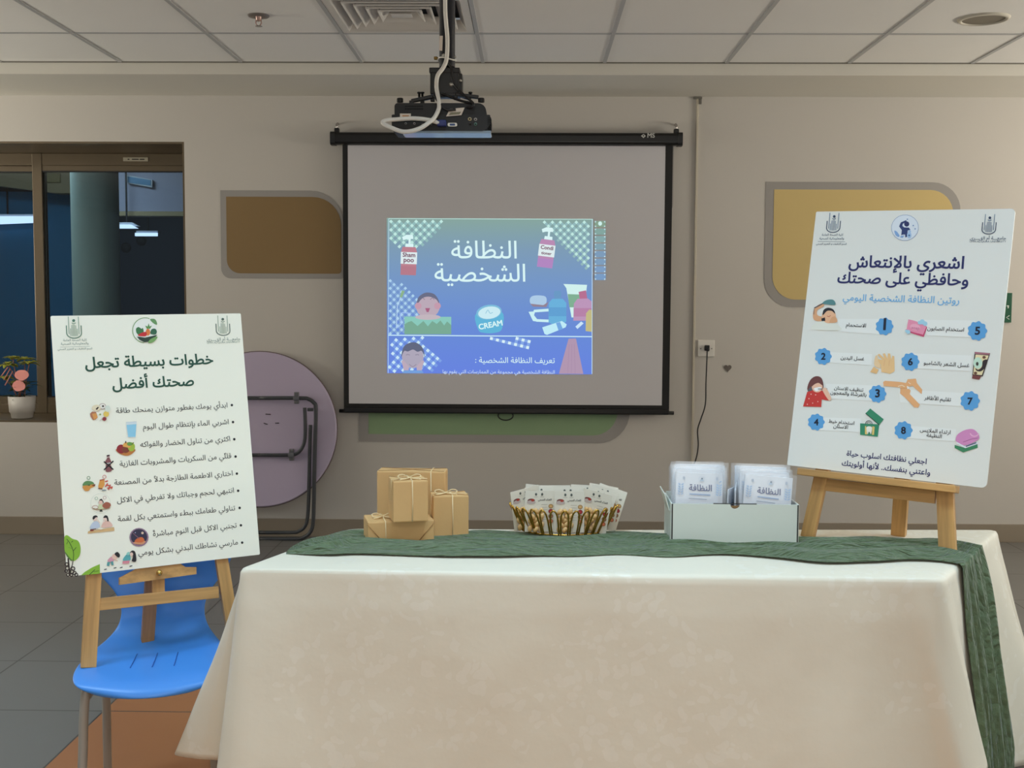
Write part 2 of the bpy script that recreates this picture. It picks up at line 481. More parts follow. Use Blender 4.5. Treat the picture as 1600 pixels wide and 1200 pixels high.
# ------------------------------------------------------------------ window and the dim room behind it
M_brz = mat('bronze_aluminium', (110, 97, 78), .32, metal=.35, var=.05, vscale=4)
M_gask = mat('black_gasket', (16, 16, 18), .6)
GY = 7.36
bm = B(); T = .012
box(bm, ((WX0 + WX1) / 2, WY + WD / 2 + .002, WZ1 - T / 2), (WX1 - WX0, WD, T)); box(bm, ((WX0 + WX1) / 2, WY + WD / 2 + .002, WZ0 + T / 2), (WX1 - WX0, WD, T))
box(bm, (WX1 - T / 2, WY + WD / 2 + .002, (WZ0 + WZ1) / 2), (T, WD, WZ1 - WZ0 - 2 * T)); box(bm, (WX0 + T / 2, WY + WD / 2 + .002, (WZ0 + WZ1) / 2), (T, WD, WZ1 - WZ0 - 2 * T))
win = struct(link('window_1', bm, M_brz))
def wx(px): return onY(px, 420, GY).x
def wz(py): return onY(170, py, GY).z
zi0, zi1 = WZ0 + T, WZ1 - T
bm = B(); fw = .075
box(bm, ((WX0 + WX1) / 2, GY + .03, zi1 - fw / 2), (WX1 - WX0 - 2 * T, .08, fw), bevel=.004)
box(bm, ((WX0 + WX1) / 2, GY + .03, zi0 + .03), (WX1 - WX0 - 2 * T, .08, .06), bevel=.004)
box(bm, (WX1 - T - .022, GY + .03, (zi0 + zi1) / 2), (.045, .079, zi1 - zi0), bevel=.004)
box(bm, (WX0 + T + .022, GY + .03, (zi0 + zi1) / 2), (.045, .079, zi1 - zi0), bevel=.004)
link('window_frame', bm, M_brz, win)
xm0, xm1 = wx(55), wx(70)
for nm, a, b, dy in (('sliding_sash', WX0 + T + .05, xm1, .02), ('sliding_sash', xm0 + .005, WX1 - T - .045, -.02)):
    bm = B(); s = .05 if dy > 0 else .042; z0, z1 = zi0 + .06, zi1 - fw
    for c, d in ((((a + b) / 2, z0 + .022), (b - a, .044)), (((a + b) / 2, z1 - .018), (b - a, .036)), ((a + s / 2, (z0 + z1) / 2), (s, z1 - z0)), ((b - .012, (z0 + z1) / 2), (.024, z1 - z0))):
        box(bm, (c[0], GY + .03 + dy, c[1]), (d[0], .036, d[1]), bevel=.003)
    sash = link(nm, bm, M_brz, win)
    bm = B()
    x0, x1, y0, y1 = a + s, b - .024, z0 + .044, z1 - .036
    for c, d in ((((x0 + x1) / 2, y0 + .004), (x1 - x0, .008)), (((x0 + x1) / 2, y1 - .004), (x1 - x0, .008)), ((x0 + .005, (y0 + y1) / 2), (.01, y1 - y0)), ((x1 - .004, (y0 + y1) / 2), (.008, y1 - y0))):
        box(bm, (c[0], GY + .014 + dy, c[1]), (d[0], .008, d[1]))
    link('gasket', bm, M_gask, sash)
    bm = B(); box(bm, ((x0 + x1) / 2, GY + .03 + dy, (y0 + y1) / 2), (x1 - x0, .005, y1 - y0)); link('pane', bm, glass_mat(), sash)
bm = B(); box(bm, ((xm0 + xm1) / 2, GY - .004, (zi0 + zi1) / 2), (xm1 - xm0, .02, zi1 - zi0 - .002), bevel=.003); link('mullion', bm, M_brz, win)
c0 = onY(212, 249, GY - .012)
bm = B(); box(bm, (c0.x, GY - .0125, c0.z), (.16, .003, .025), bevel=.001)
stk = link('frame_sticker', bm, mat('grey_sticker', (168, 160, 140), .5), win)
bm = B()
for dx, sx in ((-.045, .012), (-.02, .006), (.0, .04), (.042, .03)): box(bm, (c0.x + dx, GY - .0143, c0.z), (sx, .001, .007))
link('sticker_print', bm, mat('dark_print', (50, 45, 40), .6), stk)

# the room beyond: floor, ceiling, walls, column, lit fittings
def slab(name, x0, x1, y0, y1, z0, z1, m):
    b_ = B(); box(b_, ((x0 + x1) / 2, (y0 + y1) / 2, (z0 + z1) / 2), (x1 - x0, y1 - y0, z1 - z0)); return struct(link(name, b_, m))
M_blue = mat('blue_wall_paint', (34, 112, 150), .6, var=.04, vscale=2)
M_lilac = mat('lilac_wall_paint', (170, 168, 184), .7)
M_dkblue = mat('dark_navy_wall', (24, 36, 54), .6)
M_sand = mat('sand_wall_paint', (170, 150, 112), .7)
FYR = 11.2
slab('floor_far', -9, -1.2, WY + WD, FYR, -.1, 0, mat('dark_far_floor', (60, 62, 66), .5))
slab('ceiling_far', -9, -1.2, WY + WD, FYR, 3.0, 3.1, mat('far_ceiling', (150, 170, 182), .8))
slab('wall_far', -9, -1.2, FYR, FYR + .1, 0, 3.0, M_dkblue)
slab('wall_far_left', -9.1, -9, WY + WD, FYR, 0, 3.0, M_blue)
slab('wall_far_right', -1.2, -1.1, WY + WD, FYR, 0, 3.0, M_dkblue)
# blue wall panel on the far left, sand coloured bulkhead above, lilac bulkhead on the right
def fx(px, y): return onY(px, 400, y).x
def fz(py, y): return onY(180, py, y).z
slab('wall_far_blue', -9, fx(118, 10.6), 10.6, 10.7, 0, fz(300, 10.6), M_blue)
bm = B(); pts = [(0, 262), (150, 262), (150, 302), (88, 302), (0, 283)]
M2 = Matrix(((1, 0, 0, 0), (0, 0, 1, 0), (0, 1, 0, 0), (0, 0, 0, 1)))
prism(bm, [(fx(-60, 10.3) if p[0] == 0 else fx(p[0], 10.3), fz(p[1], 10.3)) for p in pts], 10.3, 10.45, M2)
struct(link('trim_3', bm, M_sand))
slab('trim_4', fx(180, 9.6), fx(330, 9.6), 9.6, 9.75, fz(331, 9.6), fz(236, 9.6), M_lilac)
slab('trim_5', fx(180, 9.58), fx(330, 9.58), 9.58, 9.72, fz(337, 9.58), fz(330, 9.58), M_sand)
bm = B(); p = onY(150, 400, 8.5)
lathe(bm, [(.17, 0), (.17, 3.0)], (p.x, 8.5, 0), 40)
struct(link('trim_6', bm, mat('pale_column_paint', (176, 190, 178), .6)))
for k, (pts, lab) in enumerate((([(-40, 338), (58, 338), (58, 348), (-40, 352)], 'bright light strip seen through the left window pane'),
                                ([(186, 351), (205, 351), (216, 357), (186, 357)], 'upper of the two small lit strips beside the column behind the window'),
                                ([(212, 364), (246, 364), (246, 369), (212, 369)], 'lower right lit strip in the dark room behind the window'))):
    yy = (10.5, 9.5, 9.9)[k]; xs = [onY(*q, yy).x for q in pts]; zs = [onY(*q, yy).z for q in pts]
    t = thing('strip_light', lab, 'light', (sum(xs) / 4, yy, sum(zs) / 4), 'lit strips in the room behind the window')
    bm = B(); prism(bm, list(zip(xs, zs)), yy - .02, yy + .01, M2); link('diffuser', bm, glow((205, 225, 255), 1.6), t, world=True)
    bm = B(); prism(bm, [(x, z + .02) for x, z in zip(xs, zs)], yy + .012, yy + .06, M2); link('housing', bm, mat('white_fitting', (200, 205, 210), .5), t, world=True)
    bm = B(); box(bm, ((xs[0] + xs[1]) / 2, yy + .04, (max(zs) + 3.0) / 2), (.012, .012, 3.0 - max(zs))); link('hanger', bm, M_gask, t, world=True)
a, b_, c, d = [onY(*q, 9.57) for q in ((198, 273), (238, 281), (238, 293), (198, 286))]
t = thing('wall_board', 'small blue board with a white frame high up behind the window', 'board', (a + c) / 2)
bm = B(); prism(bm, [(q.x, q.z) for q in (d, c, b_, a)], 9.565, 9.595, M2); link('frame', bm, mat('white_fitting', (200, 205, 210), .5), t, world=True)
ctr = (a + b_ + c + d) / 4
bm = B(); prism(bm, [(ctr.x + (q.x - ctr.x) * .9, ctr.z + (q.z - ctr.z) * .72) for q in (d, c, b_, a)], 9.56, 9.564, M2); link('face', bm, mat('board_blue', (92, 142, 176), .5), t, world=True)
a = onY(82, 278, 10.28)
t = tag(link('wall_tag', (lambda q: (box(q, (a.x, 10.285, a.z), (.14, .02, .08), bevel=.004), q)[1])(B()), mat('ochre_card', (150, 132, 78), .6)), 'small ochre card on the far wall seen through the window', 'sign')
for lab, px, py in (('dark round hook plate on the far wall behind the window, the left one', 197, 387), ('dark round hook plate on the far wall behind the window, the right one', 221, 376)):
    a = onY(px, py, FYR); bm = B(); lathe(bm, [(0, -.03), (.04, -.03), (.05, -.01), (.05, 0)], (a.x, FYR, a.z), 16, axis=(0, 1, 0)); tag(link('wall_hook', bm, M_gask), lab, 'hook', 'hooks behind the window')
area_light('far_room_fill', (-4.0, 8.6, 2.9), (0, 0, 0), 1.2, .6, 22, (.72, .9, 1.0))  # unseen fill added to brighten the room behind the window

# ------------------------------------------------------------------ painted panels on the wall
M_pgrey = mat('grey_painted_border', (158, 154, 150), .7)
def panel(name, outer, inner, ro, ri, col, label):
    (ox0, oy0, ox1, oy1), (ix0, iy0, ix1, iy1) = outer, inner
    def rect(x0, y0, x1, y1, r):
        a, b = onY(x0, y1, WY), onY(x1, y0, WY); return rrect(a.x, a.z, b.x, b.z, r, 8), a, b
    P, a, b = rect(*outer, ro); Q, _, _ = rect(*inner, ri)
    t = thing(name, label, 'wall decoration', ((a.x + b.x) / 2, WY, a.z))
    m = M2
    bm = B(); prism(bm, P, WY - .003, WY - .0005, m); link('border', bm, M_pgrey, t, world=True)
    bm = B(); prism(bm, Q, WY - .0045, WY - .0032, m); link('field', bm, mat(name + '_' + label.split()[0], col, .7, var=.02, vscale=3), t, world=True)
panel('painted_panel', (346, 298, 537, 435), (355, 308, 533, 427), (.06, .02, .20, .0), (.08, .02, .17, .0), (138, 112, 72), 'brown painted wall panel with grey border between window and screen')
panel('painted_panel', (1193, 285, 1502, 480), (1206, 297, 1490, 468), (.17, .17, .17, .0), (.14, .14, .14, .0), (208, 184, 124), 'yellow painted wall panel with grey border behind the right poster')
panel('painted_panel', (561, 560, 985, 690), (576, 560, 966, 678), (.0, .19, .0, .0), (.0, .15, .0, .0), (138, 164, 126), 'green painted wall panel with grey border below the projection screen')
panel('painted_panel', (760, 214, 1053, 332), (772, 226, 1041, 320), (.0, .05, .0, .0), (.0, .04, .0, .0), (150, 146, 142), 'grey painted wall panel peeping out right of the projection screen')

# heart, trunking, socket and cord, exit sign
a = onY(1137, 575, WY); bm = B()
hp = [(16 * math.sin(t) ** 3, 13 * math.cos(t) - 5 * math.cos(2 * t) - 2 * math.cos(3 * t) - math.cos(4 * t)) for t in [2 * math.pi * k / 40 for k in range(40)]]
prism(bm, [(a.x + x * .0014, a.z + y * .0015) for x, y in hp], WY - .005, WY - .0005, M2)
tag(link('heart_sticker', bm, mat('taupe_sticker', (104, 96, 90), .6)), 'small grey heart stuck on the wall right of the socket', 'sticker')
a = onY(1090, 152, WY); b_ = onY(1085, 720, WY)
t = thing('cable_trunking', 'thin cream cable trunking running down the wall right of the screen', 'trunking', (a.x, WY, 0))
bm = B(); box(bm, (a.x, WY - .007, (SZ + .11) / 2), (.013, .014, SZ - .11), bevel=.002); link('cover', bm, mat('cream_trunking', (200, 192, 174), .6), t, world=True)
bm = B(); box(bm, (a.x, WY - .008, SZ - .008), (.05, .016, .012), bevel=.002); box(bm, (a.x + .014, WY - .013, SZ - .03), (.016, .012, .03), bevel=.002); link('end_bracket', bm, mat('dull_metal', (120, 116, 108), .45, metal=.4), t, world=True)
c = onY(1103, 544, WY)
t = thing('wall_socket', 'white square wall socket beside the cable trunking', 'socket', (c.x, WY, c.z))
bm = B(); box(bm, (c.x, WY - .006, c.z), (.1, .012, .1), bevel=.004); link('face_plate', bm, mat('white_socket_plastic', (226, 222, 214), .35), t, world=True)
for dx in (-.033, .033):
    bm = B(); lathe(bm, [(0, .0135), (.0032, .0135), (.0036, .012)], (c.x + dx, WY, c.z - .002), 10, axis=(0, -1, 0))
    link('screw', bm, mat('grey_screw', (120, 118, 112), .4, metal=.6), t, world=True)
t = thing('power_cord', 'black plug and cord hanging from the white wall socket', 'cord', (c.x, WY - .02, c.z))
bm = B(); box(bm, (c.x + .003, WY - .022, c.z + .002), (.03, .02, .034), bevel=.005); box(bm, (c.x + .006, WY - .036, c.z - .008), (.016, .012, .02), bevel=.004); link('plug', bm, mat('black_plastic', (22, 22, 24), .4), t, world=True)
P = [onY(px, py, WY - .03) for px, py in ((1105, 549), (1104, 575), (1103, 600), (1102, 632), (1095, 655), (1090, 672), (1091, 695), (1088, 715), (1080, 740), (1070, 775), (1060, 815))]
P[-1].y -= .05; P.append(V((P[-1].x - .02, P[-1].y, .012))); P.append(V((P[-1].x - .15, P[-1].y - .03, .008)))
bm = B(); tube(bm, crom(P, 5), .0042, 6); link('cord', bm, mat('black_plastic', (22, 22, 24), .4), t, world=True)
a, b_ = onY(1440, 457, WY), onY(1579, 504, WY)
t = thing('exit_sign', 'dark green wall sign half hidden behind the right poster', 'sign', ((a.x + b_.x) / 2, WY, b_.z))
bm = B(); box(bm, ((a.x + b_.x) / 2, WY - .006, (a.z + b_.z) / 2), (b_.x - a.x, .012, a.z - b_.z), bevel=.002); link('plate', bm, mat('dark_green_sign', (18, 84, 58), .4), t, world=True)
bm = B()
q = onY(1573.5, 478, WY); box(bm, (q.x, WY - .0125, q.z), (.012, .001, .006)); box(bm, (q.x + .002, WY - .0125, q.z - .008), (.006, .001, .012)); link('sign_letter', bm, mat('sign_white', (220, 226, 220), .5), t, world=True); bm = B()
q = onY(1573, 496, WY); tube(bm, [(q.x + .010, WY - .0125, q.z + .011), (q.x - .008, WY - .0125, q.z), (q.x + .010, WY - .0125, q.z - .011)], .0022, 6)
link('sign_arrow', bm, mat('sign_white', (220, 226, 220), .5), t, world=True)

# ------------------------------------------------------------------ ceiling fittings
vc = V(((VX0 + VX1) / 2, (VY0 + VY1) / 2, CZ)); vs = (VX1 - VX0) / 2 - .002
t = thing('ceiling_vent', 'square louvred air vent in the ceiling above the projector pole', 'vent', vc)
M_vent = mat('white_vent_metal', (214, 210, 204), .45)
def sq_ring(bm, r0, z0, r1, z1):
    a = [bm.verts.new((x * r0, y * r0, z0)) for x, y in ((-1, -1), (1, -1), (1, 1), (-1, 1))]; b = [bm.verts.new((x * r1, y * r1, z1)) for x, y in ((-1, -1), (1, -1), (1, 1), (-1, 1))]
    for k in range(4): bm.faces.new((a[k], a[(k + 1) % 4], b[(k + 1) % 4], b[k]))
bm = B(); sq_ring(bm, vs, -.003, vs * .90, -.003); sq_ring(bm, vs * .90, -.003, vs * .80, .045); sq_ring(bm, vs, -.003, vs, .05); link('frame', bm, M_vent, t, solid=.0015)
bm = B(); box(bm, (0, 0, .07), (vs * 1.98, vs * 1.98, .004)); link('duct_back', bm, mat('dark_duct', (30, 28, 27), .8), t)
for r in (.76, .61, .46, .31):
    bm = B(); sq_ring(bm, vs * r, -.004, vs * (r - .115), .036); sq_ring(bm, vs * r, -.004, vs * (r + .004), .004); link('louvre', bm, M_vent, t, solid=.0015)
bm = B(); box(bm, (0, 0, .002), (vs * .30, vs * .22, .003)); link('centre_plate', bm, M_vent, t)

s0 = onZ(404, 24, CZ)
t = thing('fire_sprinkler', 'small metal fire sprinkler in the ceiling left of the vent', 'sprinkler', (s0.x, s0.y, CZ))
M_chr = mat('chrome', (190, 184, 180), .25, metal=.8)
bm = B(); lathe(bm, [(0, -.002), (.02, -.008), (.045, -.007), (.05, 0)], (0, 0, 0), 28); link('escutcheon', bm, mat('dull_chrome', (140, 132, 126), .4, metal=.5), t)
bm = B(); lathe(bm, [(.014, -.006), (.012, -.022), (.007, -.026)], (0, 0, 0), 14)
for s in (-1, 1): tube(bm, [(s * .011, 0, -.02), (s * .013, 0, -.034), (s * .006, 0, -.046)], .003, 6)
link('body', bm, mat('pinkish_metal', (190, 160, 150), .35, metal=.4), t)
bm = B(); lathe(bm, [(0, -.046), (.016, -.047), (.017, -.049), (0, -.05)], (0, 0, 0), 16); link('deflector', bm, M_chr, t)
s0 = onZ(1537, 29, CZ)
t = thing('ceiling_speaker', 'round recessed fitting in the ceiling at top right', 'speaker', (s0.x, s0.y, CZ))
bm = B(); lathe(bm, [(.092, -.003), (.096, -.010), (.108, -.008), (.114, 0)], (0, 0, 0), 40); link('rim', bm, mat('cream_rim', (196, 190, 176), .5), t)
bm = B(); lathe(bm, [(0, -.003), (.093, -.004)], (0, 0, 0), 40); link('grille', bm, mat('dark_grille', (128, 120, 106), .7, bump=.3, bscale=300), t)

# ------------------------------------------------------------------ folded round table leaning on the wall
ry_ = WY - .085
rc0 = onY(405, 671, ry_); rr_ = 122.5 * ry_ / CAM_F
t = thing('folding_table', 'round lilac folding table leaning on the wall behind the left poster', 'table', (rc0.x, ry_, .004))
TL_ = Matrix.Translation(rc0) @ Matrix.Rotation(math.radians(-3.5), 4, 'X') @ Matrix.Rotation(math.radians(90), 4, 'X')
bm = B(); lathe(bm, [(0, 0), (rr_ - .006, 0), (rr_ - .001, -.004), (rr_, -.008), (rr_, -.022), (rr_ - .004, -.026), (0, -.026)], (0, 0, 0), 96, smooth=False); bmesh.ops.transform(bm, matrix=TL_, verts=bm.verts[:])
top_ = link('tabletop', bm, mat('lilac_laminate', (188, 176, 200), .45, var=.03, vscale=3), t, world=True)
bm = B(); tube(bm, [TL_ @ V((rr_ * math.cos(q), rr_ * math.sin(q), -.013)) for q in [2 * math.pi * k / 96 for k in range(96)]], .006, 6, closed=True); link('edge_band', bm, mat('brown_edge_band', (106, 92, 92), .5), top_, world=True)
for x0, y0, x1, y1 in ((415, 647, 423, 647.5), (412, 661, 418, 663), (430, 661, 436, 661)):
    a, b_ = onY(x0, y0, ry_ - .0015), onY(x1, y1, ry_ - .0015); bm = B(); tube(bm, [a, b_], .003, 5); link('scuff_mark', bm, mat('dark_scuff', (70, 62, 72), .7), top_, world=True)
M_tub = mat('dark_grey_tube', (70, 72, 76), .4, metal=.25)
def legs(pts, dy, r, name):
    P = [onY(x, y, ry_ - dy) for x, y in pts]; b = B(); tube(b, crom(P, 4), r, 10); return link(name, b, M_tub, t, world=True)
def mir(pts): return pts + [(810 - x, y) for x, y in pts[::-1]]
legs(mir([(405, 622), (470, 622), (482, 623.5), (490, 629), (493.5, 640), (492, 700), (491, 750), (489.5, 812), (485, 831), (474, 840), (462, 842), (405, 842)]), .034, .0118, 'leg_frame')
legs(mir([(485, 664), (484, 700), (483, 750), (481, 805), (476, 823), (466, 830.5), (456, 832), (405, 832)]), .030, .0108, 'leg_frame')
legs(mir([(476, 637), (477, 660), (476.5, 685), (472, 700), (463, 709), (450, 711), (405, 711)]), .030, .0108, 'hinge_bar')
for x, y in ((463, 622), (455, 711), (347, 622), (355, 711)):
    p = onY(x, y, ry_ - .034); bm = B(); box(bm, (p.x, p.y + .012, p.z), (.028, .02, .07), bevel=.003); box(bm, (p.x, p.y - .002, p.z), (.036, .024, .026), bevel=.005)
    br = link('bracket', bm, mat('grey_steel', (122, 122, 126), .35, metal=.6), t, world=True)
    for dz in (-.026, .026):
        for dx in (-.007, .007):
            bm = B(); lathe(bm, [(0, .0015), (.0035, .001), (.004, 0)], (p.x + dx, p.y + .002, p.z + dz), 8, axis=(0, -1, 0)); link('rivet', bm, mat('grey_screw', (120, 118, 112), .4, metal=.6), br, world=True)
p = onY(485, 640, ry_ - .03); bm = B(); box(bm, p, (.035, .02, .02), bevel=.004); link('joint_plate', bm, M_tub, t, world=True)

# ------------------------------------------------------------------ projection screen
SY = WY - .055
def sp(px, py, y=SY): return onY(px, py, y)
M_blk = mat('black_metal', (14, 14, 15), .32)
M_bfab = mat('black_border_vinyl', (12, 12, 13), .6)
a, b_ = sp(521, 208), sp(1062, 210)
t = thing('projection_screen', 'pull-down projection screen in a black case on the back wall', 'screen', ((a.x + b_.x) / 2, WY, sp(800, 645).z))
zc0, zc1 = sp(790, 227).z, sp(790, 208).z; zc = (zc0 + zc1) / 2; rc = (zc1 - zc0) / 2
bm = B(); prism(bm, rrect(SY - rc * 1.05, zc0, SY + rc * 1.05, zc1, rc * .55), a.x, b_.x, Matrix(((0, 0, 1, 0), (1, 0, 0, 0), (0, 1, 0, 0), (0, 0, 0, 1)))); link('case', bm, M_blk, t, world=True)
for x in (a.x, b_.x):
    bm = B(); prism(bm, rrect(SY - rc * 1.2, zc0 - .004, SY + rc * 1.2, zc1 + .004, rc * .6), x - .014, x + .014, Matrix(((0, 0, 1, 0), (1, 0, 0, 0), (0, 1, 0, 0), (0, 0, 0, 1)))); link('end_cap', bm, mat('black_plastic', (22, 22, 24), .4), t, world=True)
    s = 1 if x < 0 else -1
    bm = B(); box(bm, (x + s * .02, SY + .005, zc1 + .012), (.03, .03, .03), bevel=.006); link('bracket', bm, M_blk, t, world=True)
    bm = B(); tube(bm, [(x + s * .02, SY + .01, zc1 + .02), (x + s * .018, SY + .012, zc1 + .05), (x + s * .02, SY + .03, zc1 + .058), (x + s * .02, WY, zc1 + .058)], .007, 8); link('hook', bm, M_chr, t, world=True)
fl, fr = sp(536, 400).x, sp(1049, 400).x; zb = sp(790, 640).z
il, ir, it, ib = sp(544, 400).x, sp(1037.5, 400).x, zc0 - .002, sp(790, 632).z
fy = SY + .004
bm = B(); prism(bm, [(il, ib), (ir, ib), (ir, it), (il, it)], fy - .001, fy + .001, M2); link('fabric', bm, mat('screen_fabric', (208, 206, 210), .8, var=.01, vscale=2), t, world=True)
bm = B()
for x0, x1, z0, z1 in ((fl, il, zb, zc0 + .005), (ir, fr, zb, zc0 + .005), (il, ir, zb, ib)): box(bm, ((x0 + x1) / 2, fy, (z0 + z1) / 2), (x1 - x0, .0025, z1 - z0))
link('border', bm, M_bfab, t, world=True)
zbar = sp(790, 643).z; xl, xr = sp(530, 643).x, sp(1053, 645).x
bm = B(); box(bm, ((fl + fr) / 2, fy, zbar + .004), (fr - fl, .03, .036), bevel=.008); link('bottom_bar', bm, M_blk, t, world=True)
bm = B(); tube(bm, [(xl, fy, zbar - .003), (xr, fy, zbar - .003)], .011, 12); link('weight_rod', bm, M_blk, t, world=True)
c = sp(790, 652); bm = B(); tube(bm, [(c.x + .045 * math.cos(q), fy, c.z + .010 + .028 * math.sin(q)) for q in [2 * math.pi * k / 24 for k in range(24)]], .0042, 6, closed=True); link('pull_loop', bm, M_blk, t, world=True)
# maker's mark on the case
Mk = Matrix(((1, 0, 0, 0), (0, 0, -1, 0), (0, 1, 0, 0), (0, 0, 0, 1)))
lg = bpy.data.objects.new('case_mark', None)
art = Art(lambda px, py: (sp(px, py).x, sp(px, py).z))
art.part('case_mark'); L_ = (196, 196, 192)
art.poly([(1000.5, 213.8), (1004.5, 210.8), (1008, 213.8), (1004.5, 217.2)], L_); art.ell(1004.3, 213.6, 1.2, 1.2, (60, 60, 60))
art.text('MS', (1010.5, 216.4), (1022, 216.4), L_, arabic=False, bold=.02)
mk = bpy.data.objects.new('t', None); bpy.data.objects.remove(mk); bpy.data.objects.remove(lg)
def flat_on_wall(art_, parent, y):
    """artwork drawn in wall coordinates (x, z), facing the room, at depth y"""
    for name, (bm_, cols) in art_.parts.items():
        for f in bm_.faces:
            f.normal_update()
            if f.normal.z < 0: f.normal_flip()
        bmesh.ops.transform(bm_, matrix=Matrix(((1, 0, 0, 0), (0, 0, -1, y), (0, 1, 0, 0), (0, 0, 0, 1))), verts=bm_.verts[:])
        bmesh.ops.transform(bm_, matrix=wm(parent).inverted(), verts=bm_.verts[:])
        me = bpy.data.meshes.new(name.split('#')[0]); bm_.to_mesh(me); bm_.free()
        for c_ in cols: me.materials.append(art_.matf(c_) if isinstance(c_, tuple) else c_)
        o = bpy.data.objects.new(name.split('#')[0], me); COL.objects.link(o); o.parent = parent
flat_on_wall(art, t, SY - rc * 1.06)
screen = t

# the projected slide, its projector light imitated by a glowing sheet
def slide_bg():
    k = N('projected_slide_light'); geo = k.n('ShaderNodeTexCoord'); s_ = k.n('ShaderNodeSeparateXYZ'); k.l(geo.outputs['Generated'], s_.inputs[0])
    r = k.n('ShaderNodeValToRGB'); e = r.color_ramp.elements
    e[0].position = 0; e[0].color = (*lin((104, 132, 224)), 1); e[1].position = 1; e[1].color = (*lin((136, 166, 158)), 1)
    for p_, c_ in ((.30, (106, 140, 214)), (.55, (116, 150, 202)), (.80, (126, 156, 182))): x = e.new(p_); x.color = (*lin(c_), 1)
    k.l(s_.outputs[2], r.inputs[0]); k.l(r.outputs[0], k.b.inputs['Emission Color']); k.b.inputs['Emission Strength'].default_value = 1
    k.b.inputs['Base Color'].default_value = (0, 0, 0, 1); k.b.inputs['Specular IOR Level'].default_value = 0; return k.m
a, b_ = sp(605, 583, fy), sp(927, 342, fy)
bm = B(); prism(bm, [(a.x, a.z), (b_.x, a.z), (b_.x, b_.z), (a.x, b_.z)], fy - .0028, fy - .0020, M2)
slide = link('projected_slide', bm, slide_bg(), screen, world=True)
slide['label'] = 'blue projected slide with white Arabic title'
W_, MINT = (222, 250, 248), (196, 236, 226)
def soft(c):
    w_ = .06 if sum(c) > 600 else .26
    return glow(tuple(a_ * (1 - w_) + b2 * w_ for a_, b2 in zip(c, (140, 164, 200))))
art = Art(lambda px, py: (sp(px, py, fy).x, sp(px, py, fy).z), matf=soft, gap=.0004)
def zz(x, y): return (590 + x * .23125, 330 + y * .23116)   # from the zoomed crop of the slide
def zp(*pts): return [zz(*p) for p in pts]
def clip_poly(poly, pt):
    ins = False; n = len(poly)
    for i in range(n):
        (x1, y1), (x2, y2) = poly[i], poly[(i + 1) % n]
        if (y1 > pt[1]) != (y2 > pt[1]) and pt[0] < (x2 - x1) * (pt[1] - y1) / (y2 - y1) + x1: ins = not ins
    return ins
def gingham(poly, col, band, rot, step, name):
    art.part(name); ca, sa = math.cos(math.radians(rot)), math.sin(math.radians(rot))
    xs = [p[0] for p in poly]; ys = [p[1] for p in poly]; cx, cy = sum(xs) / len(xs), sum(ys) / len(ys); R = max(max(xs) - min(xs), max(ys) - min(ys))
    z1, z2 = art.z(), art.z(); n = int(R / step) + 2; h = step * .23
    for i in range(-n, n):
        for j in range(-n, n):
            def q(dx, dy):
                x, y = i * step + dx, j * step + dy; return (cx + x * ca - y * sa, cy + x * sa + y * ca)
            c = q(0, 0)
            if clip_poly(poly, c):
                art.face([zz(*q(*d)) for d in ((-h, -h), (h, -h), (h, h), (-h, h))], col, z2)
                for d in (((h, -h), (step - h, -h), (step - h, h), (h, h)), ((-h, h), (h, h), (h, step - h), (-h, step - h))):
                    if all(clip_poly(poly, q(*e)) for e in d): art.face([zz(*q(*e)) for e in d], band, z1)
gingham([(80, 62), (480, 62), (290, 265), (80, 230)], MINT, (150, 196, 184), 45, 40, 'checked_pattern#1')
gingham([(1080, 62), (1445, 62), (1445, 420), (1400, 400)], MINT, (150, 192, 184), 45, 38, 'checked_pattern#2')
gingham([(80, 420), (270, 590), (330, 700), (180, 830), (80, 830)], (176, 214, 240), (128, 166, 216), 45, 36, 'checked_pattern#3')
gingham([(600, 852), (1050, 852), (1035, 945), (880, 915)], (222, 246, 250), (132, 170, 240), 14, 42, 'checked_pattern#4')
gingham([(80, 852), (300, 852), (440, 1010), (370, 1090), (80, 1090)], (206, 236, 250), (120, 160, 240), 40, 42, 'checked_pattern#5')
art.part('slide_border')
art.line(zp((74, 50), (1452, 55)), .9, MINT); art.line(zp((76, 52), (72, 1094)), .8, (190, 226, 240)); art.line(zp((1450, 56), (1448, 1100)), .9, (206, 236, 250)); art.line(zp((74, 838), (1448, 848)), 1.6, (206, 240, 250))
art.part('title_text')
art.text('النظافة', zz(498, 318), zz(940, 318), W_, bold=.006)
art.text('الشخصية', zz(385, 474), zz(998, 474), W_, bold=.006)
art.part('subtitle_text'); art.n = 5
art.text('تعريف النظافة الشخصية :', zz(660, 1025), zz(1197, 1025), W_, bold=.004)
art.part('subtitle_text#2'); art.text('النظافة الشخصية هي مجموعة من الممارسات التي يقوم بها', zz(440, 1096), zz(1197, 1096), (206, 226, 252), bold=.004)
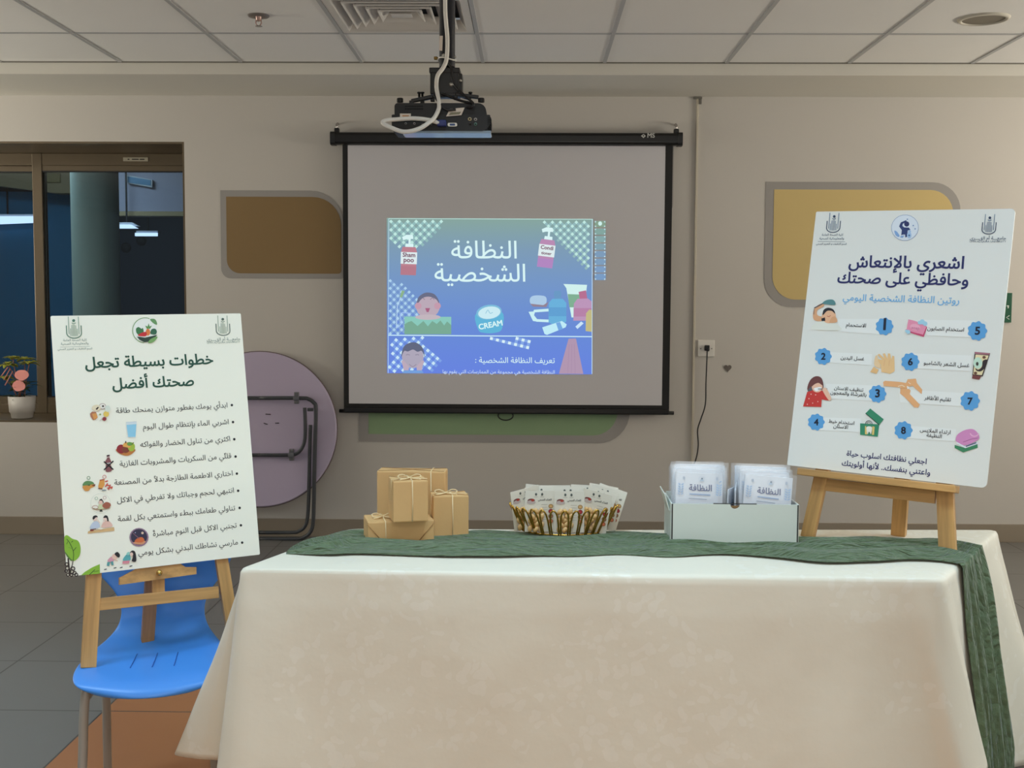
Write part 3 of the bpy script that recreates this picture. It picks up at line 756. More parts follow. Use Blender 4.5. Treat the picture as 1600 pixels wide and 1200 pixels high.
def pump(part, dx, dy, tilt, c1, c2, t1, t2):
    art.part(part); art.n = 5; ca, sa = math.cos(math.radians(tilt)), math.sin(math.radians(tilt))
    def q(*pts): return [zz(dx + x * ca - y * sa, dy + x * sa + y * ca) for x, y in pts]
    art.poly(q((-50, 130), (50, 130), (56, 0), (44, -40), (-44, -40), (-54, 0)), c1, False)
    art.poly(q((-52, 150), (52, 150), (54, 90), (-52, 90)), c2); art.poly(q((-54, 75), (56, 75), (56, -5), (-54, -5)), (226, 240, 240))
    art.poly(q((-26, -40), (30, -40), (28, -62), (-24, -62)), W_); art.poly(q((-5, -62), (9, -62), (9, -100), (-5, -100)), W_)
    art.poly(q((-50, -105), (-20, -122), (22, -122), (28, -95), (-20, -92), (-42, -84)), W_)
    a_, b2 = q((-42, 27), (44, 27)); art.text(t1, a_, b2, (120, 60, 74), False, .03, flat=False)
    a_, b2 = q((-34, 62), (36, 62)); art.text(t2, a_, b2, (120, 60, 74), False, .03, flat=False)
pump('shampoo_picture', 212, 282, 2, (206, 118, 124), (196, 110, 118), 'Sham', 'poo')
pump('conditioner_picture', 1146, 232, 7, (202, 132, 172), (192, 126, 190), 'Condi', 'tioner')
art.part('bath_picture'); art.n = 5
art.poly(zp((182, 712), (498, 714), (498, 832), (182, 832)), (116, 172, 132)); art.poly(zp((182, 712), (498, 714), (498, 770), (470, 745), (450, 772), (425, 738), (400, 762), (370, 742), (340, 778), (310, 742), (270, 776), (230, 742), (205, 750), (182, 765)), (138, 214, 184))
art.ell(*zz(340, 640), 18.8, 19, (204, 172, 178)); art.poly(zp((262, 640), (275, 585), (310, 556), (345, 550), (385, 562), (412, 600), (418, 640), (400, 600), (350, 578), (300, 590)), (96, 92, 112), True)
for x in (275, 405): art.ell(*zz(x, 640), 5.2, 5.2, (216, 152, 164))
art.ell(*zz(340, 716), 20, 4.2, (214, 188, 186))
for x in (305, 370): art.line(zp((x - 14, 598), (x, 586), (x + 14, 598)), .7, (96, 80, 96), True)
art.poly(zp((322, 655), (355, 655), (345, 682), (332, 682)), (176, 74, 104)); art.line(zp((128, 790), (135, 640), (165, 560)), 1.0, (196, 226, 250)); art.line(zp((130, 790), (160, 760), (158, 690), (225, 692)), 1.3, (164, 196, 250), True); art.poly(zp((150, 580), (165, 535), (185, 540), (165, 585)), (140, 184, 120))
art.part('cream_picture'); art.n = 5
art.poly(zp((668, 690), (680, 800), (720, 822), (790, 822), (840, 795), (838, 680)), (84, 186, 222), True); art.ell(*zz(753, 682), 20, 11.5, (120, 196, 226), -8); art.ell(*zz(755, 686), 17.5, 9.6, (208, 240, 246), -8)
art.line(zp((730, 692), (745, 668), (760, 690), (778, 684)), .8, (120, 190, 216), True); art.text('CREAM', zz(686, 800), zz(846, 770), W_, False, .03, flat=False)
art.part('toiletries_picture'); art.n = 5
art.poly(zp((1030, 590), (1060, 570), (1130, 575), (1142, 610), (1120, 635), (1040, 630)), (176, 206, 232), True); art.poly(zp((1030, 625), (1120, 635), (1155, 612), (1140, 648), (1050, 645)), (150, 120, 130))
art.line(zp((1155, 668), (1060, 675), (1048, 705), (1075, 738), (1158, 742)), 4.2, (206, 244, 246)); art.poly(zp((1020, 680), (1050, 678), (1070, 745), (1050, 742)), (206, 244, 246))
art.poly(zp((1255, 492), (1415, 498), (1412, 520), (1395, 720), (1310, 718), (1275, 520)), (214, 246, 240)); art.poly(zp((1284, 560), (1406, 565), (1396, 650), (1296, 650)), (126, 180, 130))
art.poly(zp((1190, 560), (1195, 538), (1238, 538), (1242, 560), (1236, 598), (1196, 598)), (96, 150, 196)); art.poly(zp((1155, 750), (1157, 620), (1180, 592), (1250, 592), (1275, 620), (1275, 745), (1255, 762), (1175, 762)), (96, 182, 226)); art.poly(zp((1157, 650), (1275, 650), (1275, 710), (1157, 710)), (84, 160, 214))
art.poly(zp((1358, 545), (1408, 535), (1416, 590), (1366, 598)), (198, 96, 128)); art.poly(zp((1322, 740), (1326, 625), (1350, 592), (1420, 590), (1446, 610), (1446, 740)), (206, 146, 182)); art.poly(zp((1324, 655), (1446, 655), (1446, 712), (1324, 712)), (198, 120, 158))
art.poly(zp((1405, 810), (1408, 690), (1430, 665), (1447, 668), (1447, 815)), (214, 194, 110)); art.poly(zp((1112, 785), (1245, 742), (1278, 765), (1270, 785), (1145, 836), (1128, 830)), (196, 240, 250)); art.poly(zp((1205, 756), (1232, 748), (1252, 796), (1222, 806)), (110, 170, 232)); art.poly(zp((1336, 780), (1375, 745), (1392, 758), (1350, 796)), (206, 232, 250))
art.part('washing_picture'); art.n = 5
art.ell(*zz(238, 985), 17, 17.5, (186, 168, 180)); art.poly(zp((160, 985), (175, 920), (215, 890), (265, 890), (305, 925), (320, 990), (300, 945), (270, 950), (240, 935), (205, 948), (180, 945)), (84, 84, 104), True)
for x in (205, 268): art.line(zp((x - 13, 972), (x, 968), (x + 13, 972)), .6, (96, 80, 96))
art.line(zp((215, 1035), (238, 1050), (262, 1035)), .6, (120, 90, 110), True)
for s in (-1, 1): art.poly(zp((238 + s * 78, 1010), (238 + s * 60, 1010), (238 + s * 25, 1050), (238 + s * 30, 1092), (238 + s * 58, 1092), (238 + s * 66, 1050)), (206, 172, 182))
art.poly(zp((165, 1094), (180, 1075), (300, 1075), (312, 1094)), (110, 160, 226))
art.part('hand_picture'); art.n = 5
art.poly(zp((1225, 1098), (1290, 862), (1340, 860), (1390, 1100)), (190, 146, 168))
for x in (1285, 1310, 1335): art.line(zp((x, 1098), (x + (1315 - x) * .3, 900)), .4, (168, 122, 152))
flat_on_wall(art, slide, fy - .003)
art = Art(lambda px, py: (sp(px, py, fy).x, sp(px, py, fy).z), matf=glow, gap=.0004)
art.part('slide_thumbnails')
for k in range(8):
    y0 = 66 + k * 51; c = [(134, 160, 140), (132, 166, 160), (134, 168, 170), (130, 162, 176), (126, 156, 186), (126, 158, 190), (126, 158, 196), (122, 156, 196)][k]
    art.poly(zp((1466, y0), (1542, y0), (1540, y0 + 42), (1466, y0 + 42)), c)
    for x in (1472, 1534):
        for y in (6, 36): art.ell(*zz(x, y0 + y), 1.1, 1.1, (196, 226, 236), n=8)
art.ell(*zz(1503, 84), 3, 3.4, (206, 240, 236))
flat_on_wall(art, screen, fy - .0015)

# ================================================================== PROJECTOR
PY_ = 3.9
def pj(px, py, dy=0.0): return onY(px, py, PY_ + dy)
c0 = pj(690, 180)
pj_t = thing('ceiling_projector', 'black projector hung from a ceiling pole, seen from its socket side', 'projector', (c0.x + .02, PY_ + .14, pj(690, 205).z))
M_pjb = mat('black_projector_plastic', (9, 9, 10), .5, bump=.05, bscale=200)
M_pjd = mat('mount_black_metal', (9, 9, 10), .4)
xl, xr = pj(612, 180).x, pj(766, 180).x; zt, zm, zb_ = pj(690, 160).z, pj(690, 181).z, pj(690, 204).z
bm = B()
prism(bm, rrect(xl + .008, zm, xr - .014, zt, (.0, .0, .028, .012)), PY_ + .012, PY_ + .165, M2)
prism(bm, rrect(xl, zb_, xr, zm + .004, (.006, .03, .004, .004)), PY_, PY_ + .17, M2)
body = link('body', bm, M_pjb, pj_t, world=True)
bm = B(); prism(bm, rrect(xl + .03, zb_ - .008, xr + .002, zb_ + .001, (.008, .005, 0, 0)), PY_ + .006, PY_ + .11, M2); link('front_cover', bm, mat('glossy_cover_reflection_tint', (150, 172, 190), .12), pj_t, world=True)  # bluish reflection from the screen is put into the cover colour
for px in (625, 752):
    p = pj(px, 157, .03); bm = B(); lathe(bm, [(.011, -.006), (.011, .006), (.009, .008), (0, .008)], p, 14); link('adjusting_foot', bm, M_pjd, pj_t, world=True)
bm = B()
for r in range(2):
    for k in range(11): p = pj(634 + k * 2.6, 166 + r * 4.2, .012); box(bm, (p.x, p.y - .0005, p.z), (.0036, .003, .0042))
link('vent_slots', bm, mat('slot_black', (4, 4, 4), .8), body, world=True)
bm = B()
for k in range(7): p = pj(764.5, 184 + k * 2.6); box(bm, (p.x, p.y + .03, p.z), (.012, .06, .002))
link('side_vent', bm, mat('slot_black', (4, 4, 4), .8), body, world=True)
def disc(px, py, r, m, name, parent, dy=0.0, h=.004):
    p = pj(px, py, dy); b = B(); lathe(b, [(0, h), (r * .8, h), (r, 0)], p, 14, axis=(0, -1, 0)); return link(name, b, m, parent, world=True)
M_slv = mat('silver_metal', (186, 184, 176), .3, metal=.8)
for px, py, r, col in ((634, 193, .0042, (150, 150, 150)), (647.5, 193, .0042, (170, 168, 170)), (660, 194, .003, (130, 130, 130)), (674, 194, .003, (130, 130, 130)), (734, 186, .0065, (206, 196, 160)), (743, 186.5, .0055, (206, 204, 200)), (743, 194, .0055, (110, 150, 140)), (735, 194, .005, (60, 60, 60))):
    s = disc(px, py, r, mat('socket_%d_%d_%d' % col, col, .35, metal=.3), 'socket', body); disc(px, py, r * .45, mat('slot_black', (4, 4, 4), .8), 'socket_hole', s, dy=-.0042, h=.0006)
p = pj(707, 195); bm = B(); prism(bm, rrect(p.x - .016, p.z - .006, p.x + .016, p.z + .006, .005), PY_ - .004, PY_, M2); vg = link('monitor_socket', bm, M_slv, body, world=True)
bm = B(); prism(bm, rrect(p.x - .009, p.z - .0036, p.x + .009, p.z + .0036, .002), PY_ - .0048, PY_ - .0041, M2); link('socket_face', bm, mat('blue_socket', (60, 84, 130), .5), body, world=True)
def tagplate(name, pts, m, parent, dy, th=.001):
    q = [pj(*a, dy) for a in pts]; b = B(); prism(b, [(v.x, v.z) for v in q], q[0].y - th, q[0].y, M2); return link(name, b, m, parent, world=True)
st = tagplate('white_label', [(625, 184), (642, 184), (642, 177.5), (625, 177.5)], mat('white_label', (226, 214, 200), .5), body, -.0006)
tagplate('label_print', [(628.5, 182), (639, 182), (639, 180.2), (628.5, 180.2)], mat('orange_print', (196, 140, 90), .6), st, -.002, .0005)
st = tagplate('cable_flag', [(697, 182), (721, 180), (726, 168), (703, 170)], mat('white_label', (226, 214, 200), .5), pj_t, -.006)
tagplate('flag_print', [(701, 180), (718, 178.6), (720.5, 174.5), (704, 176)], mat('olive_print', (140, 136, 110), .6), st, -.0075, .0005)
# mount
px0, px1 = pj(686.5, 60, .1).x, pj(711, 60, .1).x; pc = (px0 + px1) / 2
bm = B(); lathe(bm, [((px1 - px0) / 2, 0), ((px1 - px0) / 2, CZ - pj(700, 105, .1).z - .002)], (pc, PY_ + .1, pj(700, 105, .1).z), 24); link('pole', bm, mat('navy_black_pole', (16, 18, 28), .35), pj_t, world=True)
bm = B(); lathe(bm, [(.0, -.012), (.055, -.012), (.06, -.002), (.0, -.0005)], (pc, PY_ + .1, CZ), 28); link('ceiling_flange', bm, M_pjd, pj_t, world=True)
bm = B(); a, b_ = pj(672, 147, .05), pj(717, 106, .05); box(bm, ((a.x + b_.x) / 2, PY_ + .1, (a.z + b_.z) / 2), (b_.x - a.x, .10, b_.z - a.z), bevel=.004)
box(bm, ((a.x + b_.x) / 2, PY_ + .1, b_.z - .008), (b_.x - a.x + .006, .106, .018), bevel=.003)
box(bm, (b_.x + .004, PY_ + .1, b_.z - .05), (.012, .06, .07), bevel=.002); link('mount_head', bm, M_pjd, pj_t, world=True)
for px, py, r, nm, d in ((705, 132, .0075, 'mount_screw', .049), (719.5, 126, .005, 'mount_screw', .049), (693, 86.5, .006, 'pole_screw', .1 - .0265), (711.5, 89, .004, 'pole_screw', .08)):
    disc(px, py, r, M_slv, nm, pj_t, dy=d, h=.005)
p = pj(681.5, 91, .1); bm = B(); lathe(bm, [(0, 0), (.006, .001), (.006, .012), (.003, .013), (.003, .02)], (p.x - .008, p.y, p.z), 12, axis=(1, 0, 0)); link('wing_screw', bm, mat('brass', (170, 140, 80), .3, metal=.8), pj_t, world=True)
tagplate('pole_label', [(686, 79), (691, 79.5), (692, 56), (687, 56)], mat('white_label', (226, 214, 200), .5), pj_t, .074)
for (x0, y0), (x1, y1), d in (((643, 158), (676, 151), .03), ((676, 151), (712, 148), .05), ((712, 148), (748, 152), .05), ((712, 147), (735, 155), .13), ((660, 155), (690, 149), .14)):
    a, b_ = pj(x0, y0, d), pj(x1, y1, d); bm = B(); L = (b_ - a); box(bm, (a + b_) / 2, (L.length, .022, .011), rot=Matrix.Rotation(-math.atan2(L.z, L.x), 3, 'Y'), bevel=.002)
    box(bm, a + V((0, 0, -.008)), (.014, .02, .018), bevel=.002); link('mount_arm', bm, M_pjd, pj_t, world=True)
for px, d in ((655, .04), (660, .06), (735, .05)):
    p = pj(px, 149, d); bm = B(); lathe(bm, [(.004, -.012), (.004, .006), (.007, .006), (.007, .011), (0, .011)], p, 10); link('mount_bolt', bm, M_pjd, pj_t, world=True)
# cables
t = thing('white_cable', 'thick white cable looping from the ceiling pole into the projector', 'cable', pj(697, 0))
P = [(698, -30, .06), (695.5, 0, .06), (697, 35, .06), (699, 60, .06), (698, 90, .045), (693, 105, .03), (684, 118, .02), (682, 135, .02), (685, 155, -.005), (686, 168, -.02), (680, 182, -.04), (672, 190, -.06), (655, 201, -.07), (632, 206, -.07), (610, 199, -.06), (598, 192, -.05), (604, 188, -.045), (620, 186.5, -.04), (645, 185, -.035), (668, 187, -.03), (686, 192, -.025)]
P = [pj(*a) for a in P]; P[0] = V((P[1].x, P[1].y, CZ + .01))
bm = B(); tube(bm, crom(P, 6), .0072, 10); link('cable', bm, mat('white_cable_sheath', (228, 226, 218), .4), t, world=True)
a = pj(691, 194); bm = B(); box(bm, (a.x, PY_ - .016, a.z), (.030, .03, .020), bevel=.003); link('plug', bm, mat('blue_plug', (22, 40, 110), .4), t, world=True)
bm = B(); p = pj(698, 94, .1); tube(bm, [(pc + .031 * math.cos(q), PY_ + .1 + .034 * math.sin(q), p.z + .004 * math.sin(2 * q)) for q in [2 * math.pi * k / 24 for k in range(24)]], .0028, 6, closed=True); link('cable_tie', bm, mat('white_cable_sheath', (228, 226, 218), .4), t, world=True)
for lab, P in (('black cable running down the right of the projector mount', [(700, 98, .05), (706, 108, .04), (706, 120, .035), (712, 135, .03), (727, 150, .0), (740, 162, -.02), (736, 168, -.02), (730, 168, -.006)]),
               ('black cable crossing the top of the projector body', [(678, 148, .01), (684, 158, -.01), (692, 168, -.018), (700, 172, -.015), (712, 171, -.012)]),
               ('black cable slanting over the projector behind the others', [(690, 146, .03), (705, 152, .02), (722, 158, .01), (738, 161, .0)])):
    bm = B(); tube(bm, crom([pj(*a) for a in P], 6), .0042, 8)
    tag(link('black_cable', bm, mat('black_plastic', (22, 22, 24), .4)), lab, 'cable')

# ================================================================== POSTERS AND EASELS
def frame(tl, u, v, w_, h_, s):
    tl = CAM + (V(tl) - CAM) * s; u = V(u).normalized(); v = (V(v) - u * u.dot(V(v))).normalized(); w_ *= s; h_ *= s
    o = tl + u * (w_ / 2) + v * h_; n = u.cross(-v)
    M = Matrix((u, -v, n)).transposed().to_4x4(); M.translation = o
    return M, w_, h_
MR, RW, RH = frame((.7655, 3.1082, 1.6733), (.8290, -.5586, -.0275), (-.1194, -.1352, -.9836), .5, .6839, 1.13)
ML, LW, LH = frame((-1.2497, 2.9672, 1.3850), (.8701, .4927, .0140), (.1029, -.1707, -.9799), .5, .6754, 1.08)
def to2d(M):
    o, n = M.translation.copy(), M.col[2].to_3d(); inv = M.inverted()
    def f(px, py, dz=0.0):
        d = ray(px, py); q = inv @ (CAM + d * ((o + n * dz - CAM).dot(n) / d.dot(n))); return (q.x, q.y)
    return f
fR, fL = to2d(MR), to2d(ML)
def poster(M, w_, h_, label, col, rad):
    t = thing('poster_board', label, 'poster', M)
    bm = B(); prism(bm, rrect(-w_ / 2, 0, w_ / 2, h_, rad, 5), -.005, 0); link('board', bm, mat('foam_board_%d' % col[2], col, .45), t); return t
pR = poster(MR, RW, RH, 'white hygiene poster with dark blue Arabic heading on the easel at right', (232, 231, 224), (.004, .014, .012, .004))
pL = poster(ML, LW, LH, 'white nutrition poster with green Arabic heading and bullet list, at left', (248, 246, 230), .004)
NAVY, SKY = (22, 26, 92), (112, 176, 222)
def emblem(art, cx, cy, s, tx, c1, c2, name):
    """cup-shaped emblem of upright strokes; s = half width in px, tx = sideways lean per px"""
    art.part(name)
    def q(*pts): return [(cx + x * s - y * s * tx, cy + y * s) for x, y in pts]
    art.line(q((-1, -.45), (-1, .62)) + q(*[(-math.cos(math.radians(a)), .62 + .66 * math.sin(math.radians(a))) for a in range(15, 180, 15)]) + q((1, .62), (1, -.45)), s * .13, c1)
    for x in (-.68, .68): art.line(q((x, -1.65), (x, .72)), s * .10, c2)
    for k, x in enumerate((-.46, -.28, -.1, .08, .26, .44)): art.line(q((x, (-.05, -.5, -.55, -.55, -.45, .0)[k]), (x, 0.9 + .12 * math.cos(x * 2))), s * .08, c2)
    p = q((.02, -1.1))[0]; art.ell(p[0], p[1], s * .2, s * .2, c1); art.line(q((-.25, -.78), (0, -.68), (.28, -.78)), s * .12, c2)
# ---- right poster
a = Art(fR); Z7 = lambda x, y: (1230 + x / 4.2865, 320 + y / 4.2865); Z8 = lambda x, y: (1220 + x / 4.2865, 560 + y / 4.2865)
def z7(*p): return [Z7(*q) for q in p]
def z8(*p): return [Z8(*q) for q in p]
a.part('heading_text')
a.text('اشعري بالإنتعاش', Z7(410, 418), Z7(1182, 426), NAVY, bold=.022); 
a.part('heading_text#2'); a.text('وحافظي على صحتك', Z7(334, 524), Z7(1212, 538), NAVY, bold=.022)
a.part('subheading_text'); a.text('روتين النظافة الشخصية اليومي', Z7(372, 642), Z7(1152, 660), SKY, bold=.014)
emblem(a, *Z7(311, 128), 10.4, .09, (36, 52, 84), (92, 116, 142), 'college_emblem')
a.part('emblem_text'); G = (96, 108, 124)
a.text('كلية الصحة العامة', Z7(232, 207), Z7(376, 207), G, bold=.01); a.text('والمعلوماتية الصحية', Z7(216, 232), Z7(380, 232), G, bold=.01)
a.line(z7((206, 246), (388, 248)), .5, G); a.text('قسم التثقيف و التعزيز الصحي', Z7(194, 267), Z7(398, 267), G, bold=.01)
emblem(a, *Z7(1353, 138), 10.6, .09, (36, 52, 84), (92, 116, 142), 'university_emblem')
a.part('emblem_text#2'); a.text('جامعـــة أم القـــرى', Z7(1224, 232), Z7(1466, 234), G, bold=.015); a.text('UMM AL-QURA UNIVERSITY', Z7(1222, 252), Z7(1466, 252), G, False)
a.part('round_emblem')
a.ell(*Z7(789, 154), 21.5, 20.4, (110, 138, 184), -10); a.ell(*Z7(789, 154), 20.9, 19.8, (224, 230, 238), -10)
a.ell(*Z7(801, 129), 4, 4.1, NAVY); a.poly(z7((764, 205), (768, 170), (750, 145), (762, 118), (798, 103), (800, 112), (775, 128), (772, 142), (785, 152), (815, 153), (826, 168), (808, 172), (803, 215), (792, 220), (790, 200), (775, 200)), (24, 44, 106))
a.poly(z7((718, 175), (735, 180), (752, 205), (748, 216), (728, 205)), (130, 166, 214), True); a.poly(z7((760, 210), (785, 205), (775, 222), (758, 220)), (130, 166, 214)); a.ell(*Z7(818, 204), 3.5, 5, (170, 200, 232)); a.ell(*Z7(820, 180), 2.2, 2.4, (170, 200, 232)); a.ell(*Z7(818, 206), 1.4, 1.6, (70, 110, 160))
for x, y in ((845, 140), (858, 162), (806, 98)): a.ell(*Z7(x, y), 1.1, 1.1, (110, 138, 184), n=8)
# strips, badges, captions
def strip(n, *pts): a.part('caption_strip#%d' % n); a.poly(pts, (238, 238, 233))
strip(1, *z7((340, 765), (640, 765), (640, 868), (345, 850))); strip(2, *z7((250, 985), (570, 1000), (565, 1075), (250, 1055))); strip(5, *z7((880, 770), (1260, 775), (1260, 890), (940, 875))); strip(6, *z7((830, 995), (1235, 1010), (1230, 1115), (840, 1095)))
strip(3, *z8((300, 170), (640, 182), (640, 285), (320, 270))); strip(4, *z8((240, 395), (540, 402), (540, 495), (250, 480))); strip(7, *z8((790, 205), (1260, 235), (1260, 325), (800, 295))); strip(8, *z8((830, 450), (1175, 475), (1170, 555), (840, 535)))
BL = (92, 162, 218)
for n, (p, r) in enumerate(((Z7(652, 815), 13.2), (Z7(242, 1016), 12.6), (Z8(648, 238), 13.2), (Z8(238, 427), 12.6), (Z7(1274, 845), 14.6), (Z7(825, 1052), 13.6), (Z8(1268, 285), 14.6), (Z8(822, 482), 13.6))):
    a.part('number_badge#%d' % n); a.n = 3; cx, cy = p
    a.poly([(cx + r * (1 + .07 * math.cos(9 * q)) * math.cos(q), cy + r * (1 + .07 * math.cos(9 * q)) * math.sin(q)) for q in [2 * math.pi * k / 72 for k in range(72)]], BL)
    a.part('badge_number#%d' % n); a.n = 7; h = r * .28; a.text(str(n + 1), (cx - h * (.55 if n == 0 else 1), cy + r * .38), (cx + h * (.55 if n == 0 else 1), cy + r * .38), (10, 14, 40), False, .03, flat=False)
K = (22, 22, 30)
for n, (s_, l_, r_) in enumerate((('الاستحمام', Z7(393, 818), Z7(528, 818)), ('غسل اليدين', Z7(358, 1036), Z7(516, 1040)), ('تنظيف الاسنان', Z8(357, 212), Z8(553, 219)), ('بالفرشاة والمعجون', Z8(332, 242), Z8(574, 252)), ('استخدام خيط', Z8(320, 434), Z8(492, 441)), ('الاسنان', Z8(352, 466), Z8(450, 470)),
                   ('استخدام الصابون', Z7(938, 840), Z7(1184, 848)), ('غسل الشعر بالشامبو', Z7(914, 1072), Z7(1220, 1085)), ('تقليم الأظافر', Z8(960, 278), Z8(1140, 285)), ('ارتداء الملابس', Z8(932, 494), Z8(1137, 503)), ('النظيفة', Z8(975, 527), Z8(1078, 531)))):
    a.part('caption_text#%d' % n); a.n = 5; a.text(s_, l_, r_, K, bold=.012)
a.part('slogan_text'); a.text('اجعلي نظافتك اسلوب حياة', Z8(440, 655), Z8(976, 703), NAVY, bold=.016, flat=True)
a.part('slogan_text#2'); a.text('واعتني بنفسك.. لأنها أولويتك', Z8(407, 718), Z8(1000, 780), NAVY, bold=.016)
SK, SK2 = (238, 186, 146), (226, 168, 124)
a.part('shower_picture'); a.n = 5
a.poly(z7((170, 835), (178, 800), (240, 775), (320, 790), (352, 815), (352, 840)), (232, 232, 220), True); a.poly(z7((235, 780), (180, 770), (176, 715), (200, 678), (240, 660), (245, 680), (205, 705), (205, 740), (250, 755)), SK2, True)
a.ell(*Z7(280, 745), 11, 11.5, SK); a.poly(z7((240, 740), (245, 705), (275, 690), (310, 702), (322, 730), (300, 712), (268, 712)), (30, 26, 34), True); a.poly(z7((285, 790), (300, 755), (325, 750), (335, 785)), SK2, True); a.line(z7((268, 745), (280, 750), (292, 742)), .8, (190, 60, 60)); a.poly(z7((230, 762), (254, 755), (257, 778), (232, 780)), (30, 26, 34))
a.poly(z7((236, 662), (262, 640), (305, 636), (324, 655), (318, 672), (268, 668)), (88, 138, 140), True); a.line(z7((182, 692), (240, 662)), 1.4, (70, 76, 84)); a.line(z7((182, 698), (180, 735)), .7, (70, 76, 84))
a.part('soap_picture'); a.n = 5
a.poly(z7((793, 835), (800, 850), (915, 886), (938, 822), (930, 812)), (204, 72, 112)); a.poly(z7((812, 768), (845, 775), (920, 800), (932, 820), (910, 870), (800, 842)), (238, 148, 176)); a.ell(*Z7(858, 820), 8, 5, (244, 172, 194), 12); a.text('soap', Z7(832, 832), Z7(886, 838), (206, 110, 146), False, .01, flat=False)
for x, y, r in ((905, 785, 4), (925, 797, 3.5), (888, 790, 3), (812, 852, 3.2), (800, 846, 2.2)): a.ell(*Z7(x, y), r, r, (168, 212, 232))
a.part('hands_picture'); a.n = 5
a.poly(z7((632, 1120), (628, 1070), (588, 1045), (600, 1030), (640, 1040), (605, 1005), (618, 998), (650, 1028), (640, 998), (655, 994), (672, 1030), (675, 996), (690, 996), (698, 1035), (705, 1010), (718, 1015), (720, 1115), (690, 1132)), (238, 196, 140)); a.poly(z7((556, 1120), (580, 1085), (612, 1105), (600, 1132)), (236, 190, 130)); a.poly(z7((585, 1075), (590, 1020), (604, 1010), (612, 1050), (625, 1072), (622, 1095)), (240, 206, 160), True)
a.line(z7((655, 1040), (648, 1080)), .5, SK2); a.line(z7((685, 1042), (682, 1080)), .5, SK2)
a.part('cream_tube_picture'); a.n = 5
a.poly(z7((1256, 985), (1360, 995), (1310, 1150), (1240, 1142)), (40, 30, 34)); a.poly(z7((1262, 1003), (1350, 1010), (1305, 1142), (1246, 1136)), (240, 222, 176)); a.poly(z7((1256, 985), (1358, 994), (1355, 1006), (1258, 1000)), (168, 110, 120)); a.poly(z7((1242, 1140), (1300, 1148), (1288, 1172), (1238, 1164)), (120, 60, 58))
a.ell(*Z7(1278, 1060), 7, 9, (200, 228, 206)); a.poly(z7((1262, 1095), (1280, 1105), (1305, 1085), (1312, 1045), (1342, 1040), (1330, 1085), (1300, 1115), (1270, 1112)), (46, 32, 32), True); a.ell(*Z7(1274, 1066), 2, 3, (60, 60, 50)); a.ell(*Z7(1320, 1022), 2.6, 2.2, (110, 70, 50)); a.ell(*Z7(1262, 1128), 2.6, 2.2, (110, 70, 50))
a.part('toothbrush_picture'); a.n = 5
a.poly(z8((180, 215), (195, 150), (235, 120), (275, 135), (285, 200), (240, 225)), (112, 62, 60), True); a.poly(z8((182, 212), (205, 190), (215, 220), (190, 228)), (96, 92, 96), True); a.poly(z8((150, 322), (178, 225), (230, 210), (290, 218), (335, 270), (330, 285), (275, 275), (272, 326)), (206, 58, 52)); a.ell(*Z8(245, 190), 8.5, 9, (240, 192, 164)); a.poly(z8((205, 190), (225, 148), (270, 150), (280, 180), (255, 165), (230, 172)), (112, 62, 60), True)
a.poly(z8((225, 200), (268, 192), (270, 205), (245, 220), (230, 216)), (246, 246, 246), True); a.line(z8((250, 206), (312, 204)), 1.2, (110, 110, 116)); a.poly(z8((280, 210), (305, 200), (338, 262), (330, 284), (312, 268)), (240, 192, 164), True)
for x, y in ((190, 270), (215, 300), (235, 245), (250, 290), (205, 240), (180, 308)): a.ell(*Z8(x, y), .9, .9, (244, 206, 196), n=8)
a.part('nail_care_picture'); a.n = 5
a.poly(z8((686, 158), (700, 150), (800, 158), (840, 165), (850, 140), (905, 136), (912, 165), (948, 210), (944, 240), (905, 205), (885, 185), (845, 190), (870, 215), (865, 240), (932, 310), (920, 330), (895, 328), (830, 260), (800, 235), (802, 195), (690, 185)), (236, 176, 122)); a.line(z8((785, 188), (812, 180), (830, 190)), 1.2, (246, 222, 190)); a.line(z8((800, 200), (850, 200)), .5, (206, 140, 90)); a.line(z8((855, 160), (870, 172)), 1.1, (248, 226, 200)); a.poly(z8((845, 185), (860, 190), (862, 205), (848, 205)), (244, 240, 232))
a.part('floss_picture'); a.n = 5
a.poly(z8((532, 435), (660, 442), (650, 525), (532, 512)), (52, 138, 102)); a.poly(z8((600, 336), (690, 408), (660, 446), (568, 368)), (52, 138, 102)); a.line(z8((568, 368), (660, 446)), .9, (20, 50, 40)); a.ring(*Z8(590, 440), 5.2, .9, (60, 70, 70), 180, 360); a.ring(*Z8(590, 440), 3.0, .9, (120, 130, 130), 180, 360); a.poly(z8((565, 455), (572, 452), (580, 510), (565, 508)), (226, 196, 116)); a.poly(z8((615, 455), (630, 458), (626, 512), (612, 512)), (226, 196, 116))
a.poly(z8((575, 462), (592, 455), (612, 462), (610, 490), (604, 508), (596, 494), (590, 494), (583, 508), (577, 488)), (240, 238, 226), True)
a.part('clothes_picture'); a.n = 5
a.poly(z8((1165, 580), (1235, 600), (1318, 572), (1320, 598), (1222, 630), (1165, 600)), (58, 134, 92)); a.poly(z8((1172, 545), (1230, 588), (1320, 558), (1318, 574), (1236, 602), (1180, 572)), (232, 236, 240)); a.poly(z8((1172, 548), (1185, 510), (1235, 480), (1290, 475), (1325, 510), (1322, 545), (1240, 582), (1190, 565)), (216, 142, 192), True); a.ring(*Z8(1298, 492), 7, 1.6, (240, 186, 214), 20, 160); a.line(z8((1222, 560), (1280, 540), (1322, 535)), .6, (150, 80, 130)); a.line(z8((1240, 590), (1310, 565)), 1.6, (70, 76, 120))
a.build(pR)
